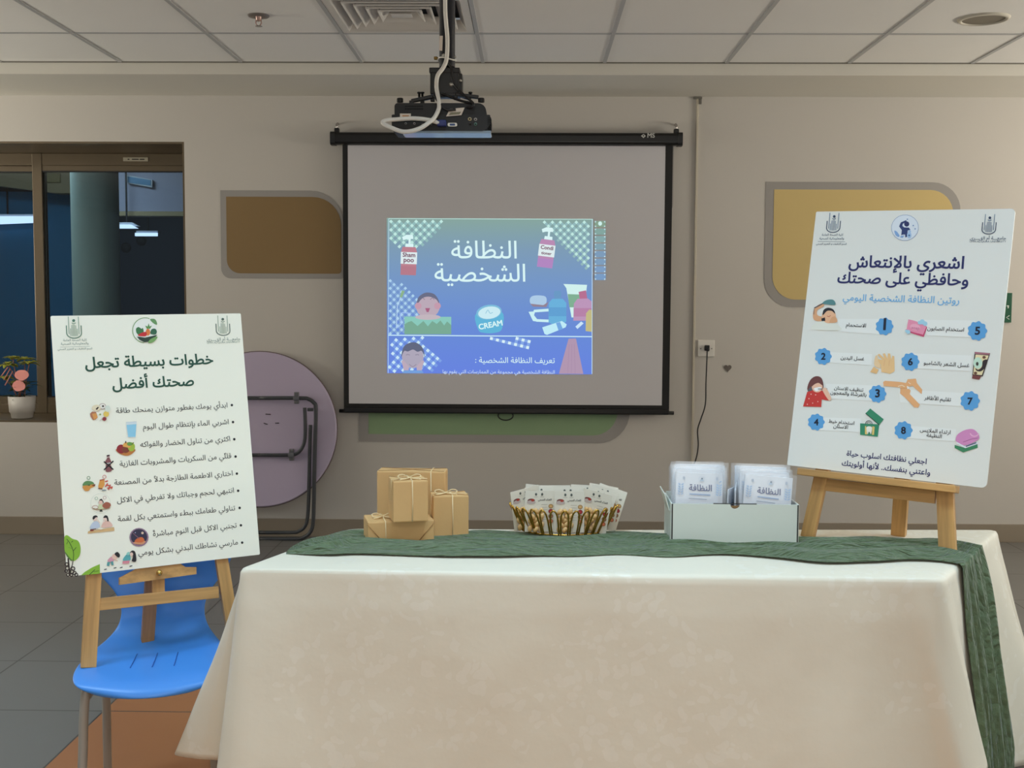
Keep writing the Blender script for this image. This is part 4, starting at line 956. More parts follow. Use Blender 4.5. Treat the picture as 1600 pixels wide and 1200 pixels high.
# ---- left poster
a = Art(fL); Y5 = lambda x, y: (60 + x / 4.4444, 480 + y / 4.4444); Y6 = lambda x, y: (60 + x / 4.4444, 700 + y / 4.4444)
def y5(*p): return [Y5(*q) for q in p]
def y6(*p): return [Y6(*q) for q in p]
GRN = (28, 78, 60)
a.part('heading_text'); a.text('خطوات بسيطة تجعل', Y5(325, 423), Y5(1216, 393), GRN, bold=.022)
a.part('heading_text#2'); a.text('صحتك أفضل', Y5(514, 565), Y5(1082, 545), GRN, bold=.022)
emblem(a, *Y5(246, 150), 11.5, -.05, (88, 128, 106), (140, 168, 150), 'college_emblem'); G = (146, 158, 146)
a.part('emblem_text'); a.text('كلية الصحة العامة', Y5(172, 237), Y5(337, 233), G, bold=.008); a.text('والمعلوماتية الصحية', Y5(156, 262), Y5(348, 257), G, bold=.008); a.line(y5((150, 277), (356, 272)), .4, G); a.text('قسم التثقيف و التعزيز الصحي', Y5(134, 298), Y5(374, 291), G, bold=.008)
emblem(a, *Y5(1281, 136), 10.6, -.05, (92, 110, 98), (152, 168, 150), 'university_emblem')
a.part('emblem_text#2'); a.text('جامعـــة أم القـــرى', Y5(1170, 235), Y5(1402, 229), G, bold=.012); a.text('UMM AL-QURA UNIVERSITY', Y5(1172, 254), Y5(1400, 247), G, False)
a.part('bowl_emblem'); cx, cy = Y5(741, 161)
a.ring(cx, cy, 19.6, 1.0, (120, 160, 96), 95, 290); a.ell(cx, cy, 19.0, 18.8, (243, 243, 234)); a.poly(y5((775, 85), (805, 82), (820, 100), (822, 122), (798, 112)), (108, 156, 96), True)
a.poly(y5((678, 150), (695, 138), (715, 150), (725, 145), (730, 175), (705, 195), (682, 180)), (62, 120, 70), True); a.ell(*Y5(760, 174), 3.6, 5.4, (232, 128, 64)); a.poly(y5((752, 150), (742, 128), (758, 135), (765, 112), (772, 135), (788, 128), (775, 150)), (96, 150, 80)); a.poly(y5((778, 185), (785, 155), (810, 150), (822, 170), (812, 190)), (50, 104, 74), True); a.poly(y5((690, 198), (712, 180), (745, 172), (752, 190), (740, 203)), (206, 42, 48), True)
a.poly(y5((684, 204), (740, 212), (825, 192), (805, 215), (770, 240), (735, 244), (700, 226)), (38, 62, 48)); a.poly(y5((762, 248), (775, 225), (815, 205), (826, 210), (808, 235), (785, 248)), (124, 168, 96), True)
TX = (58, 58, 60)
BUL = (('ابدأي يومك بفطور متوازن يمنحك طاقة', Y5(540, 738), Y5(1313, 694), Y5(1343, 680)), ('اشربي الماء بإنتظام طوال اليوم', Y5(726, 846), Y5(1322, 812), Y5(1351, 798)), ('اكثري من تناول الخضار والفواكه', Y5(708, 968), Y5(1332, 932), Y5(1360, 917)),
       ('قللّي من السكريات والمشروبات الغازية', Y5(565, 1100), Y5(1340, 1052), Y5(1369, 1037)), ('اختاري الاطعمة الطازجة بدلاً من المصنعة', Y6(528, 252), Y6(1350, 196), Y6(1378, 178)), ('انتبهي لحجم وجباتك ولا تفرطي في الاكل', Y6(547, 376), Y6(1358, 313), Y6(1387, 297)),
       ('تناولي طعامك ببطء واستمتعي بكل لقمة', Y6(552, 506), Y6(1367, 436), Y6(1397, 416)), ('تجنبي الاكل قبل النوم مباشرةً', Y6(796, 608), Y6(1378, 556), Y6(1406, 537)), ('مارسي نشاطك البدني بشكل يومي', Y6(694, 742), Y6(1386, 672), Y6(1415, 657)))
for n, (s_, l_, r_, d_) in enumerate(BUL):
    a.part('bullet_text#%d' % n); a.text(s_, l_, r_, TX, bold=.004); a.part('bullet_dot#%d' % n); a.ell(*d_, 1.9, 2.0, (26, 26, 28), n=12)
ORG, RED, OLV = (222, 156, 84), (168, 54, 56), (150, 168, 84)
a.part('breakfast_picture'); a.n = 4
a.poly(y5((358, 740), (372, 725), (400, 728), (412, 765), (398, 780), (380, 785), (362, 760)), (184, 116, 84)); a.poly(y5((372, 742), (400, 735), (412, 765), (385, 782)), ORG); a.ell(*Y5(445, 688), 5.4, 4.6, (176, 150, 140)); a.ell(*Y5(445, 688), 4.6, 3.9, (240, 234, 224)); a.ell(*Y5(448, 688), 1.6, 1.5, (50, 40, 40)); a.ell(*Y5(402, 700), 7, 5, (236, 222, 190)); a.poly(y5((396, 708), (412, 692), (420, 696), (406, 714)), (40, 30, 26)); a.ell(*Y5(470, 742), 4.4, 4.4, (232, 200, 96)); a.ell(*Y5(457, 776), 3.4, 3.0, (150, 52, 58)); a.ell(*Y5(480, 705), 4.2, 5.2, (224, 230, 216)); a.ell(*Y5(428, 745), 1.6, 1.4, (150, 168, 96)); a.line(y5((425, 790), (445, 770)), 1.2, (220, 206, 190))
a.part('water_glass_picture'); a.n = 4
a.poly(y5((608, 798), (682, 794), (674, 906), (620, 904)), (218, 228, 232)); a.poly(y5((612, 818), (680, 812), (674, 900), (624, 902)), (146, 206, 232)); a.line(y5((608, 800), (680, 794)), .5, (190, 196, 206))
a.part('fruit_bowl_picture'); a.n = 4
a.poly(y5((543, 985), (560, 1015), (610, 1032), (650, 1018), (668, 985)), (196, 124, 58), True); a.ell(*Y5(574, 985), 7, 7, (150, 36, 44)); a.ell(*Y5(605, 990), 6, 5, (130, 62, 40)); a.ell(*Y5(645, 970), 5.6, 7, (164, 190, 64)); a.poly(y5((585, 965), (600, 940), (640, 945), (635, 975), (605, 972)), (232, 170, 84), True); a.ell(*Y5(632, 950), 4, 3, (106, 158, 70)); a.line(y5((605, 945), (606, 930)), 1.6, (40, 34, 30)); a.line(y5((648, 955), (662, 938)), .9, (60, 70, 40))
a.part('crossed_bottle_picture'); a.n = 4
a.poly(y5((474, 1030), (494, 1026), (494, 1045), (506, 1075), (502, 1095), (510, 1115), (505, 1140), (470, 1142), (466, 1110), (470, 1090), (464, 1072), (476, 1048)), (136, 80, 84), True); a.line(y5((474, 1032), (494, 1028)), 1.8, (40, 30, 36)); a.line(y5((474, 1042), (496, 1040)), .9, (226, 220, 214)); a.line(y5((455, 1072), (520, 1128)), 2.0, (22, 20, 22)); a.line(y5((520, 1068), (455, 1130)), 2.0, (22, 20, 22)); a.line(y5((476, 1085), (500, 1082)), 1.4, (190, 196, 196))
a.part('fresh_food_picture'); a.n = 4
a.ring(*Y6(348, 208), 2.4, .8, (96, 140, 106)); a.poly(y6((308, 262), (315, 240), (340, 228), (375, 235), (386, 252), (350, 262)), (96, 142, 86), True); a.poly(y6((308, 265), (345, 258), (392, 252), (388, 268), (362, 280), (350, 296), (325, 298), (312, 285)), (214, 148, 68), True); a.poly(y6((366, 262), (394, 250), (392, 266)), (110, 50, 36)); a.poly(y6((335, 258), (360, 252), (355, 264)), (70, 100, 50))
a.part('processed_food_picture'); a.n = 4
a.ring(*Y6(458, 200), 2.6, .8, (206, 110, 116)); a.poly(y6((426, 225), (458, 220), (460, 255), (445, 280), (418, 282), (415, 265)), (226, 158, 74)); a.line(y6((425, 224), (460, 218)), 1.4, (176, 64, 50)); a.line(y6((416, 280), (444, 284)), 1.6, (120, 54, 40))
for p0, p1 in (((462, 235), (482, 228)), ((470, 258), (500, 262)), ((478, 280), (515, 270)), ((486, 290), (500, 255)), ((465, 270), (480, 245)), ((490, 268), (512, 282))): a.line(y6(p0, p1), 2.0, (202, 84, 70))
a.ell(*Y6(456, 294), 3.6, 1.2, (140, 150, 150))
a.part('portion_picture'); a.n = 4
a.ring(*Y6(432, 385), 15.5, .35, (200, 210, 200)); a.ring(*Y6(402, 350), 2.2, .6, (150, 180, 160)); a.ring(*Y6(460, 345), 2.4, .6, (190, 150, 160)); a.poly(y6((414, 385), (425, 358), (438, 352), (452, 372), (452, 385), (432, 372)), (52, 40, 42)); a.ell(*Y6(432, 380), 3.2, 3.4, (236, 200, 182)); a.poly(y6((408, 425), (418, 392), (448, 392), (456, 425)), (206, 212, 168)); a.poly(y6((445, 395), (470, 375), (498, 385), (500, 405), (475, 420), (448, 412)), (166, 94, 72), True); a.ell(*Y6(394, 412), 5, 3.2, (190, 150, 130)); a.ell(*Y6(394, 412), 4, 2.2, (240, 234, 220)); a.line(y6((378, 420), (430, 428), (498, 416)), 1.0, (150, 110, 70), True); a.poly(y6((428, 428), (440, 428), (446, 442), (424, 442)), (50, 60, 52))
a.part('eating_picture'); a.n = 4
a.poly(y6((345, 578), (525, 550), (528, 575), (342, 594)), (220, 182, 128)); a.poly(y6((358, 560), (375, 520), (405, 508), (425, 530), (420, 555)), (196, 206, 222), True); a.poly(y6((440, 552), (448, 520), (472, 505), (500, 515), (512, 545)), (232, 190, 174), True)
for x, c in ((393, 488), (466, 486)): a.ell(*Y6(x, c), 3.6, 4.2, (240, 208, 196))
a.poly(y6((376, 492), (380, 474), (400, 468), (412, 480), (398, 482), (385, 496)), (30, 28, 32), True); a.poly(y6((450, 485), (462, 468), (480, 474), (487, 505), (478, 508), (472, 486)), (30, 28, 32), True); a.ell(*Y6(370, 572), 3, 1.4, (150, 60, 50)); a.line(y6((360, 568), (400, 562)), 1.4, (110, 70, 56)); a.ell(*Y6(430, 560), 4.2, 1.6, (240, 234, 214)); a.line(y6((425, 520), (412, 500)), 1.1, (240, 208, 196)); a.line(y6((445, 525), (452, 500)), 1.1, (240, 208, 196))
a.part('late_meal_picture'); a.n = 4
a.ell(*Y6(698, 620), 15, 14.6, (150, 120, 142)); a.ell(*Y6(698, 618), 12.8, 12.4, (48, 44, 70)); a.ell(*Y6(722, 590), 2, 2, (226, 196, 170)); a.poly(y6((660, 655), (740, 645), (725, 668), (680, 668)), (216, 150, 110), True); a.poly(y6((668, 650), (690, 625), (720, 620), (735, 640), (715, 656)), (214, 108, 58), True); a.line(y6((655, 590), (700, 630)), 1.2, (130, 90, 110)); a.ell(*Y6(672, 588), .9, .9, (180, 180, 210), n=8)
a.part('exercise_picture'); a.n = 4
for p in ((465, 843), (532, 833), (575, 830), (642, 820)): a.line(y6((p[0] - 9, p[1] + 2), (p[0] + 9, p[1] - 3)), 1.3, (40, 40, 40))
a.poly(y6((480, 780), (505, 755), (525, 758), (520, 790), (490, 795)), (222, 158, 172), True); a.poly(y6((478, 792), (498, 790), (492, 820), (474, 818)), (92, 160, 160)); a.poly(y6((500, 790), (518, 785), (522, 812), (508, 815)), (92, 160, 160)); a.poly(y6((512, 765), (515, 740), (535, 738), (545, 765), (530, 775)), (240, 200, 180), True); a.poly(y6((528, 735), (548, 722), (566, 742), (560, 760), (545, 755)), (28, 26, 30), True); a.line(y6((530, 770), (550, 785)), 1.3, (240, 200, 180))
a.poly(y6((585, 780), (605, 745), (630, 735), (640, 770), (625, 785)), (92, 176, 178), True); a.poly(y6((585, 785), (632, 780), (630, 800), (582, 805)), (222, 140, 152)); a.poly(y6((630, 735), (650, 712), (672, 725), (678, 785), (648, 785), (655, 750)), (30, 28, 34), True); a.ell(*Y6(645, 738), 2.6, 3, (240, 206, 190)); a.poly(y6((610, 735), (622, 722), (635, 728), (625, 745)), (150, 210, 200), True)
a.part('leaf_picture'); a.n = 4
LX, LY = fL(101.5, 895); 
a.poly(y6((180, 620), (200, 606), (235, 630), (275, 645), (292, 690), (285, 750), (245, 785), (210, 760), (184, 720), (180, 680)), (138, 186, 52), True); a.poly(y6((181, 720), (192, 728), (225, 770), (240, 782), (225, 785), (195, 750)), (84, 128, 52))
a.line(y6((196, 632), (220, 665), (242, 720), (240, 785), (220, 880)), 1.0, (50, 80, 30), True); a.line(y6((242, 715), (262, 690)), .9, (50, 80, 30)); a.line(y6((238, 700), (208, 690)), .7, (110, 150, 50)); a.line(y6((228, 655), (240, 645)), .9, (50, 80, 30)); a.line(y6((204, 648), (196, 668)), .7, (50, 80, 30))
BR = (46, 32, 28)
a.line(y6((206, 765), (212, 830), (215, 888)), 2.2, BR, True); a.line(y6((240, 782), (232, 820), (214, 850)), 1.3, BR, True)
for x, y, r in ((196, 808, 2.6), (200, 835, 2.8), (192, 855, 2.2), (240, 838, 2.8), (232, 858, 3), (250, 868, 2.6), (262, 880, 2.4), (205, 880, 2.4), (228, 882, 2.2)): a.ring(*Y6(x, y), r, 1.6, BR, n=10)
a.part('leaf_picture#2'); a.poly(y6((296, 884), (320, 862), (372, 830), (426, 806), (428, 872)), (138, 186, 52)); a.line(y6((352, 882), (392, 845)), 1.0, (40, 66, 30)); a.line(y6((385, 860), (420, 852)), .7, (60, 90, 30))
a.build(pL)

# ---- easels (built in the leaning plane of their board)
WP = wood('pine_wood', (206, 158, 96))
def bar(M, f, p0, p1, wpx, zc_, th, name, parent, m=WP, ext=0.0, bevel=.002):
    """straight wooden bar between two points of the board's plane"""
    a_ = V((*f(*p0, zc_), zc_)); b2 = V((*f(*p1, zc_), zc_)); d = b2 - a_; L = d.length + ext
    ang = math.atan2(d.y, d.x); bm = B()
    box(bm, (0, 0, 0), (wpx, th, L), bevel=bevel)
    o = link(name, bm, m, parent); X = V((-d.normalized().y, d.normalized().x, 0))
    R3 = Matrix((X, V((0, 0, 1)), d.normalized())).transposed()
    Mt = Matrix.Translation((a_ + b2) / 2 + d.normalized() * ext / 2) @ R3.to_4x4()
    o.matrix_basis = wm(parent).inverted() @ M @ Mt
    return o
def stick(a_, b2, wd, th, name, parent, xdir, m=WP):
    d = (b2 - a_); L = d.length; d.normalize(); X = (V(xdir) - d * d.dot(V(xdir))).normalized(); Y = d.cross(X)
    bm = B(); box(bm, (0, 0, 0), (wd, th, L), bevel=.002); o = link(name, bm, m, parent)
    Mt = Matrix.Translation((a_ + b2) / 2) @ Matrix((X, Y, d)).transposed().to_4x4(); o.matrix_basis = wm(parent).inverted() @ Mt; return o
TZ = .738   # top of the covered table
base = onZ(1480, 874, TZ)
eR = thing('display_easel', 'small pine easel standing on the white tablecloth at right', 'easel', base)
sc = lambda px: px / CAM_F * 3.2
bar(MR, fR, (1262, 840), (1296, 690), .040, -.020, .020, 'front_leg', eR)
bar(MR, fR, (1481.5, 876), (1474, 690), .046, -.020, .020, 'front_leg', eR)
bar(MR, fR, (1287, 757), (1462, 777), .036, -.021, .018, 'crossbar', eR)
bar(MR, fR, (1250, 737), (1496, 765), .020, .004, .050, 'ledge', eR)
bar(MR, fR, (1283, 744), (1310, 746), .006, .0, .03, 'ledge_lip', eR)
top = MR @ V((0.0, .16, -.045)); foot = onZ(1404, 836, TZ)
top = V((foot.x - .14, foot.y - .15, 1.10)); top = MR @ V((.04, .17, -.040))
stick(foot, top, .042, .022, 'rear_leg', eR, MR.col[0].to_3d())
seat_pt = MR @ V((0, 0, 0))

# ================================================================== CHAIR WITH THE LEFT EASEL
Lf = V((*fL(138, 1043, -.022), -.022)); foot_l = ML @ Lf; SEAT = foot_l.z
seat_y0 = onZ(235, 1089, SEAT - .035).y; seat_c = onZ(238, 1035, SEAT).x
chM = Matrix.Translation((seat_c, seat_y0 + .2, 0)) @ Matrix.Rotation(math.radians(11), 4, 'Z')
chair = thing('plastic_chair', 'blue plastic chair with metal legs holding the left easel', 'chair', chM)
prof = [  # y (back from the front lip), z above seat, half width, dish
    (.000, -.038, .110, .0), (.006, -.024, .158, .0), (.030, -.010, .188, .002), (.09, -.002, .202, .006), (.17, .000, .204, .010), (.25, .000, .196, .012), (.31, .006, .178, .012), (.36, .020, .152, .010), (.395, .048, .128, .006), (.415, .085, .118, .004),
    (.428, .125, .124, .004), (.438, .165, .150, .006), (.446, .20, .184, .010), (.455, .25, .206, .014), (.468, .31, .208, .016), (.480, .36, .196, .014), (.486, .385, .170, .010), (.488, .395, .120, .006)]
bm = B(); rows = []; nx = 17
for y, z, hw, dish in prof:
    r_ = []
    for i in range(nx):
        s = i / (nx - 1) * 2 - 1; back = max(0, min(1, (z - .02) / .1))
        q = abs(s) ** 2.2
        r_.append(bm.verts.new((s * hw, -.2 + y - back * q * dish * 2.2 + (.035 * q * (1 - min(1, y / .06)) if y < .06 else 0), SEAT + z - .004 + (1 - back) * q * dish * .6 - (.004 * math.exp(-((s * hw) / .1) ** 2) if y > .1 else 0))))
    rows.append(r_)
for a_, b2 in zip(rows, rows[1:]):
    for i in range(nx - 1): bm.faces.new((a_[i], a_[i + 1], b2[i + 1], b2[i])).smooth = True
bmesh.ops.recalc_face_normals(bm, faces=bm.faces[:])
shell = link('shell', bm, mat('blue_chair_plastic', (70, 142, 226), .38, var=.03, vscale=5, bump=.03, bscale=300), chair, smooth=True, solid=.006, sub=2)
M_groove = mat('blue_groove', (34, 92, 172), .5)
for k in range(5):
    x = -.115 + k * .0575; bm = B()
    tube(bm, [(x * 1.02, -.2 + .15, SEAT - .0022), (x, -.2 + .21, SEAT - .0018), (x * .98, -.2 + .27, SEAT - .0005)], .0014, 6); link('seat_groove', bm, M_groove, shell)
M_leg = mat('grey_beige_tube', (160, 154, 144), .4, metal=.15)
for sx in (-1, 1):
    bm = B(); tube(bm, crom([(sx * .178, -.145, .004), (sx * .172, -.135, .2), (sx * .164, -.12, SEAT - .045), (sx * .14, -.10, SEAT - .026), (sx * .04, -.09, SEAT - .026)], 5), .0125, 12); link('leg', bm, M_leg, chair)
    bm = B(); tube(bm, crom([(sx * .172, .235, .004), (sx * .166, .20, .2), (sx * .158, .155, SEAT - .045), (sx * .135, .13, SEAT - .026), (sx * .04, .12, SEAT - .026)], 5), .0125, 12); link('leg', bm, M_leg, chair)
    bm = B(); tube(bm, [(sx * .16, -.11, SEAT - .055), (sx * .155, .15, SEAT - .055)], .011, 10); link('side_rail', bm, M_leg, chair)
eL = thing('display_easel', 'pine easel standing on the blue plastic chair', 'easel', foot_l)
bar(ML, fL, (138, 1043), (152, 800), .0405, -.020, .020, 'front_leg', eL)
bar(ML, fL, (366, 1000), (334, 800), .036, -.020, .020, 'front_leg', eL)
bar(ML, fL, (152, 944.5), (341, 925), .034, -.022, .018, 'crossbar', eL)
def plate(M, f, pts, z0, z1, name, parent, m=WP):
    bm = B(); prism(bm, [f(*p, z1) for p in pts][::-1], z0, z1, M); return link(name, bm, m, parent, world=True)
WP2 = wood('pine_wood_level', (206, 158, 96), axis=0)
plate(ML, fL, [(187, 914), (187, 903), (215, 888), (228, 872), (265, 868), (281, 880), (290, 886), (307, 886), (307, 897)], -.024, -.006, 'ledge', eL, WP2)
k_ = V((*fL(248, 895, -.006), -.006)); bm = B(); lathe(bm, [(0, .016), (.006, .0145), (.0085, .009), (.006, .003), (.0045, -.002)], ML @ k_, 16, axis=ML.col[2].to_3d()); link('brass_knob', bm, mat('polished_brass', (206, 172, 96), .2, metal=.9), eL, world=True)
bar(ML, fL, (247.5, 928), (246.5, 780), .034, -.034, .014, 'mast', eL)
foot = onZ(230, 1006, SEAT + .003); top = ML @ V((*fL(240, 860, -.045), -.045))
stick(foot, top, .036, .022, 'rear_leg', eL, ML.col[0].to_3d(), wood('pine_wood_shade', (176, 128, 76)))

# ================================================================== TABLE, CLOTH, RUNNER
FLc, FRc, RRc, RLc = V((-.757, 2.905, 0)), V((1.047, 2.862, 0)), V((1.452, 3.515, 0)), V((-.562, 3.45, 0))
TOP = .730
tb = thing('display_table', 'long table under the white cloth', 'table', (.25, 3.2, 0))
def inset(k): 
    c = (FLc + FRc + RRc + RLc) / 4; return [c + (p - c) * (1 - k / (p - c).length) for p in (FLc, FRc, RRc, RLc)]
bm = B(); prism(bm, [(p.x, p.y) for p in inset(.02)], TOP - .03, TOP - .003); link('tabletop', bm, mat('table_laminate', (190, 180, 160), .5), tb, world=True)
for p in inset(.14):
    bm = B(); tube(bm, [(p.x, p.y, .004), (p.x, p.y, TOP - .03)], .018, 10); link('leg', bm, M_leg, tb, world=True)

def cloth_mat():
    k = N('ivory_damask_cloth'); co = k.coord()
    wv = k.n('ShaderNodeTexNoise'); wv.inputs['Scale'].default_value = 14; wv.inputs['Detail'].default_value = 2; k.l(co, wv.inputs['Vector'])
    ad = k.n('ShaderNodeVectorMath', operation='ADD'); sc_ = k.n('ShaderNodeVectorMath', operation='SCALE'); sc_.inputs['Scale'].default_value = .10
    k.l(wv.outputs['Color'], sc_.inputs[0]); k.l(co, ad.inputs[0]); k.l(sc_.outputs[0], ad.inputs[1])
    vo = k.n('ShaderNodeTexVoronoi', feature='F1'); vo.inputs['Scale'].default_value = 26.0; k.l(ad.outputs[0], vo.inputs['Vector'])
    big = k.noise(co, 3.0, 2)
    m = k.math('MULTIPLY', k.math('LESS_THAN', vo.outputs['Distance'], .40), k.math('GREATER_THAN', big, .52))
    k.l(k.mix(k.math('MULTIPLY', m, .35), lin((226, 218, 199)), lin((236, 231, 218))), k.b.inputs['Base Color'])
    k.l(k.math('MULTIPLY_ADD', m, -.20, .58), k.b.inputs['Roughness'])
    k.b.inputs['Sheen Weight'].default_value = .15
    k.bump(k.noise(co, 9.0, 4, .5), .22, .012)
    return k.m
# outline of the hanging cloth: s runs 0..1 front, 1..2 right, 2..3 back, 3..4 left
Q = [FLc, FRc, RRc, RLc]
def top_pt(s):
    s %= 4; i = int(s); t = s - i; r = .035
    a_, b2 = Q[i], Q[(i + 1) % 4]; L = (b2 - a_).length; p = a_ + (b2 - a_) * t
    for j, d in ((i, t * L), ((i + 1) % 4, (1 - t) * L)):       # round the corner
        if d < r:
            c = Q[j]; u = (Q[j - 1] - c).normalized(); v_ = (Q[(j + 1) % 4] - c).normalized()
            e = r - d; p = p + (u + v_) * (e * e / (4 * r)) * (1 if (u + v_).length else 0)
    return p
def nrm(s):
    i = int(s % 4); d = (Q[(i + 1) % 4] - Q[i]).normalized(); return V((d.y, -d.x, 0))
ZB = .20
def bw(s, off): 
    p = top_pt(s) + nrm(s) * off; return (s, p.x, p.y)
def bz(s, px, py): q = onZ(px, py, ZB); return (s, q.x, q.y)
bott = [bz(0.0, 340, 1212), bz(.018, 365, 1222), bz(.045, 420, 1222), bz(.09, 500, 1218), bw(.2, .032), bw(.3, .028), bw(.4, .032), bw(.5, .030), bw(.6, .034), bw(.7, .03), bw(.8, .03), bw(.88, .034),
        bz(.94, 1470, 1222), bz(.97, 1512, 1226), bz(1.0, 1541, 1205), bz(1.04, 1536, 1180), bw(1.14, .05), bw(1.3, .05), bw(1.42, .115), bw(1.5, .075), bw(1.6, .11), bw(1.72, .075), (1.86, 1.60, 3.39), (1.94, 1.60, 3.52), (2.0, 1.66, 3.585), (2.05, 1.52, 3.60), (2.12, 1.36, 3.56),
        bw(2.3, .03), bw(2.5, .03), bw(2.7, .03), bw(2.9, .05), (2.97, -.62, 3.52), (3.03, -.68, 3.46), bw(3.15, .05), bw(3.5, .04), bw(3.7, .05), (3.80, -.80, 3.12), bz(3.87, 300, 1163), bz(3.925, 274, 1179), bz(3.955, 310, 1186), bz(3.975, 352, 1190), bz(3.99, 346, 1204)]
bott.sort()
def bot_pt(s):
    s %= 4; n = len(bott)
    k = max(i for i in range(n) if bott[i][0] <= s)
    def g(j): 
        q, w_ = j % n, j // n; b = bott[q]; return b[0] + 4 * w_, V((b[1], b[2], 0))
    (s0, p0), (s1, p1), (s2, p2), (s3, p3) = g(k - 1), g(k), g(k + 1), g(k + 2)
    t = (s - s1) / (s2 - s1); h2 = s2 - s1
    m1 = (p2 - p0) * (h2 / (s2 - s0)); m2 = (p3 - p1) * (h2 / (s3 - s1))
    return p1 * (2 * t ** 3 - 3 * t * t + 1) + m1 * (t ** 3 - 2 * t * t + t) + p2 * (-2 * t ** 3 + 3 * t * t) + m2 * (t ** 3 - t * t)
ss = []
for i in range(4):
    n = 70; ss += [i + .0] + [i + (k / n) for k in range(1, n)]
for c in (0.0, 1.0, 2.0, 4.0): ss += [c + d for d in [x * .0035 for x in range(-40, 41)] if 0 <= c + d < 4]
ss = sorted(set(round(x, 4) for x in ss))
NV = 34; bm = B(); rings = []
for j in range(-3, NV + 1):
    rg = []
    for s in ss:
        tp = top_pt(s); cen = (FLc + FRc + RRc + RLc) / 4
        if j < 0:
            f = -j; n = (cen - tp).normalized(); p = tp + n * (.012 * f) ; z = TOP + .0045 - .0015 * (3 - f)
            if j == -1: p = tp + n * .006; z = TOP + .0025
            if j == -2: p = tp + n * .014; z = TOP + .0045
            if j == -3: p = tp + n * .03; z = TOP + .005
            p = V((p.x, p.y, z))
        else:
            t = j / NV; e = t ** 1.08 if t > 0 else 0; zb = ZB - .13 * max(0, min(1, (s - 1.08) / .1)) * max(0, min(1, (2.6 - s) / .2))
            bp = bot_pt(s); p = tp.lerp(bp, e); p.z = TOP - .006 - (TOP - .006 - zb) * t
            nn = nrm(s)
            w_ = mnoise.noise(V((p.x * 3.1, p.y * 3.1, p.z * 1.6))) * .010 * min(1, t * 2.5) + mnoise.noise(V((p.x * 9, p.y * 9, p.z * 4))) * .0025 * min(1, t * 3)
            if s < 1:
                for c_, a_ in ((.277, .0045), (.298, -.003), (.80, .0035), (.812, -.002)): w_ += a_ * math.exp(-((s - c_) / .005) ** 2) * min(1, t * 4)
            p += nn * (w_ + .004 * min(1, t * 6))
        rg.append(bm.verts.new(p))
    rings.append(rg)
for a_, b2 in zip(rings, rings[1:]):
    for k in range(len(ss)): bm.faces.new((a_[k], b2[k], b2[(k + 1) % len(ss)], a_[(k + 1) % len(ss)])).smooth = True
# top sheet: bridge the inner ring with a grid-like fan of two smaller rings
prev = rings[0]; cen = (FLc + FRc + RRc + RLc) / 4
for f in (.6, .3):
    r_ = []
    for v_ in rings[0]:
        p = cen.lerp(V((v_.co.x, v_.co.y, 0)), f); p.z = TOP + .005 + .0012 * mnoise.noise(V((p.x * 5, p.y * 5, 0))); r_.append(bm.verts.new(p))
    for k in range(len(ss)): bm.faces.new((r_[k], prev[k], prev[(k + 1) % len(ss)], r_[(k + 1) % len(ss)])).smooth = True
    prev = r_
cv = bm.verts.new((cen.x, cen.y, TOP + .005))
for k in range(len(ss)): bm.faces.new((cv, prev[k], prev[(k + 1) % len(ss)])).smooth = True
bmesh.ops.recalc_face_normals(bm, faces=bm.faces[:])
cloth = link('tablecloth', bm, cloth_mat(), smooth=True, solid=.0012)
tag(cloth, 'ivory damask tablecloth hanging over the long table', 'tablecloth')

# ---- gauze runner
front = [onZ(*p, TOP + .0055) for p in ((447, 866), (480, 868), (520, 870), (560, 869), (620, 870), (700, 874), (760, 873), (840, 870), (900, 871), (970, 867), (1050, 872), (1130, 870), (1210, 874), (1290, 882), (1360, 881), (1420, 878), (1470, 880), (1500, 884))]
rear = [onZ(*p, TOP + .0055) for p in ((449, 864), (472, 852), (508, 843), (548, 834), (600, 836), (690, 836), (750, 833), (810, 836), (880, 838), (960, 832), (1040, 838), (1130, 842), (1210, 840), (1290, 843), (1350, 845), (1420, 848), (1480, 849), (1534, 861))]
def side_drop(s0, s1, z, off):
    return [top_pt(s0), off]
fpts = crom(front, 8); rpts = crom(rear, 8)
# over the right edge of the table and down its side
sF, sR = 1.03, 1.52
def down(s, t):
    z = (TOP + .006) * (1 - t) + .10 * t
    tt = (TOP - z) / (TOP - ZB); p = top_pt(s).lerp(bot_pt(s), max(0, min(1, tt)) ** 1.08); return V((p.x, p.y, z)) + nrm(1.5) * (.012 + .02 * min(1, t * 3))
for k in range(0, 31):
    t = k / 30; q = crom([(1504, 890, 0), (1508, 990, 0), (1520, 1100, 0), (1530, 1205, 0), (1538, 1290, 0)], 8)[min(32, int(t * 32))]
    fpts.append(onY(q.x, q.y, 3.0 + .03 * t)); rpts.append(down(sR - .07 * t + .02 * math.sin(t * 7 + 1), t))
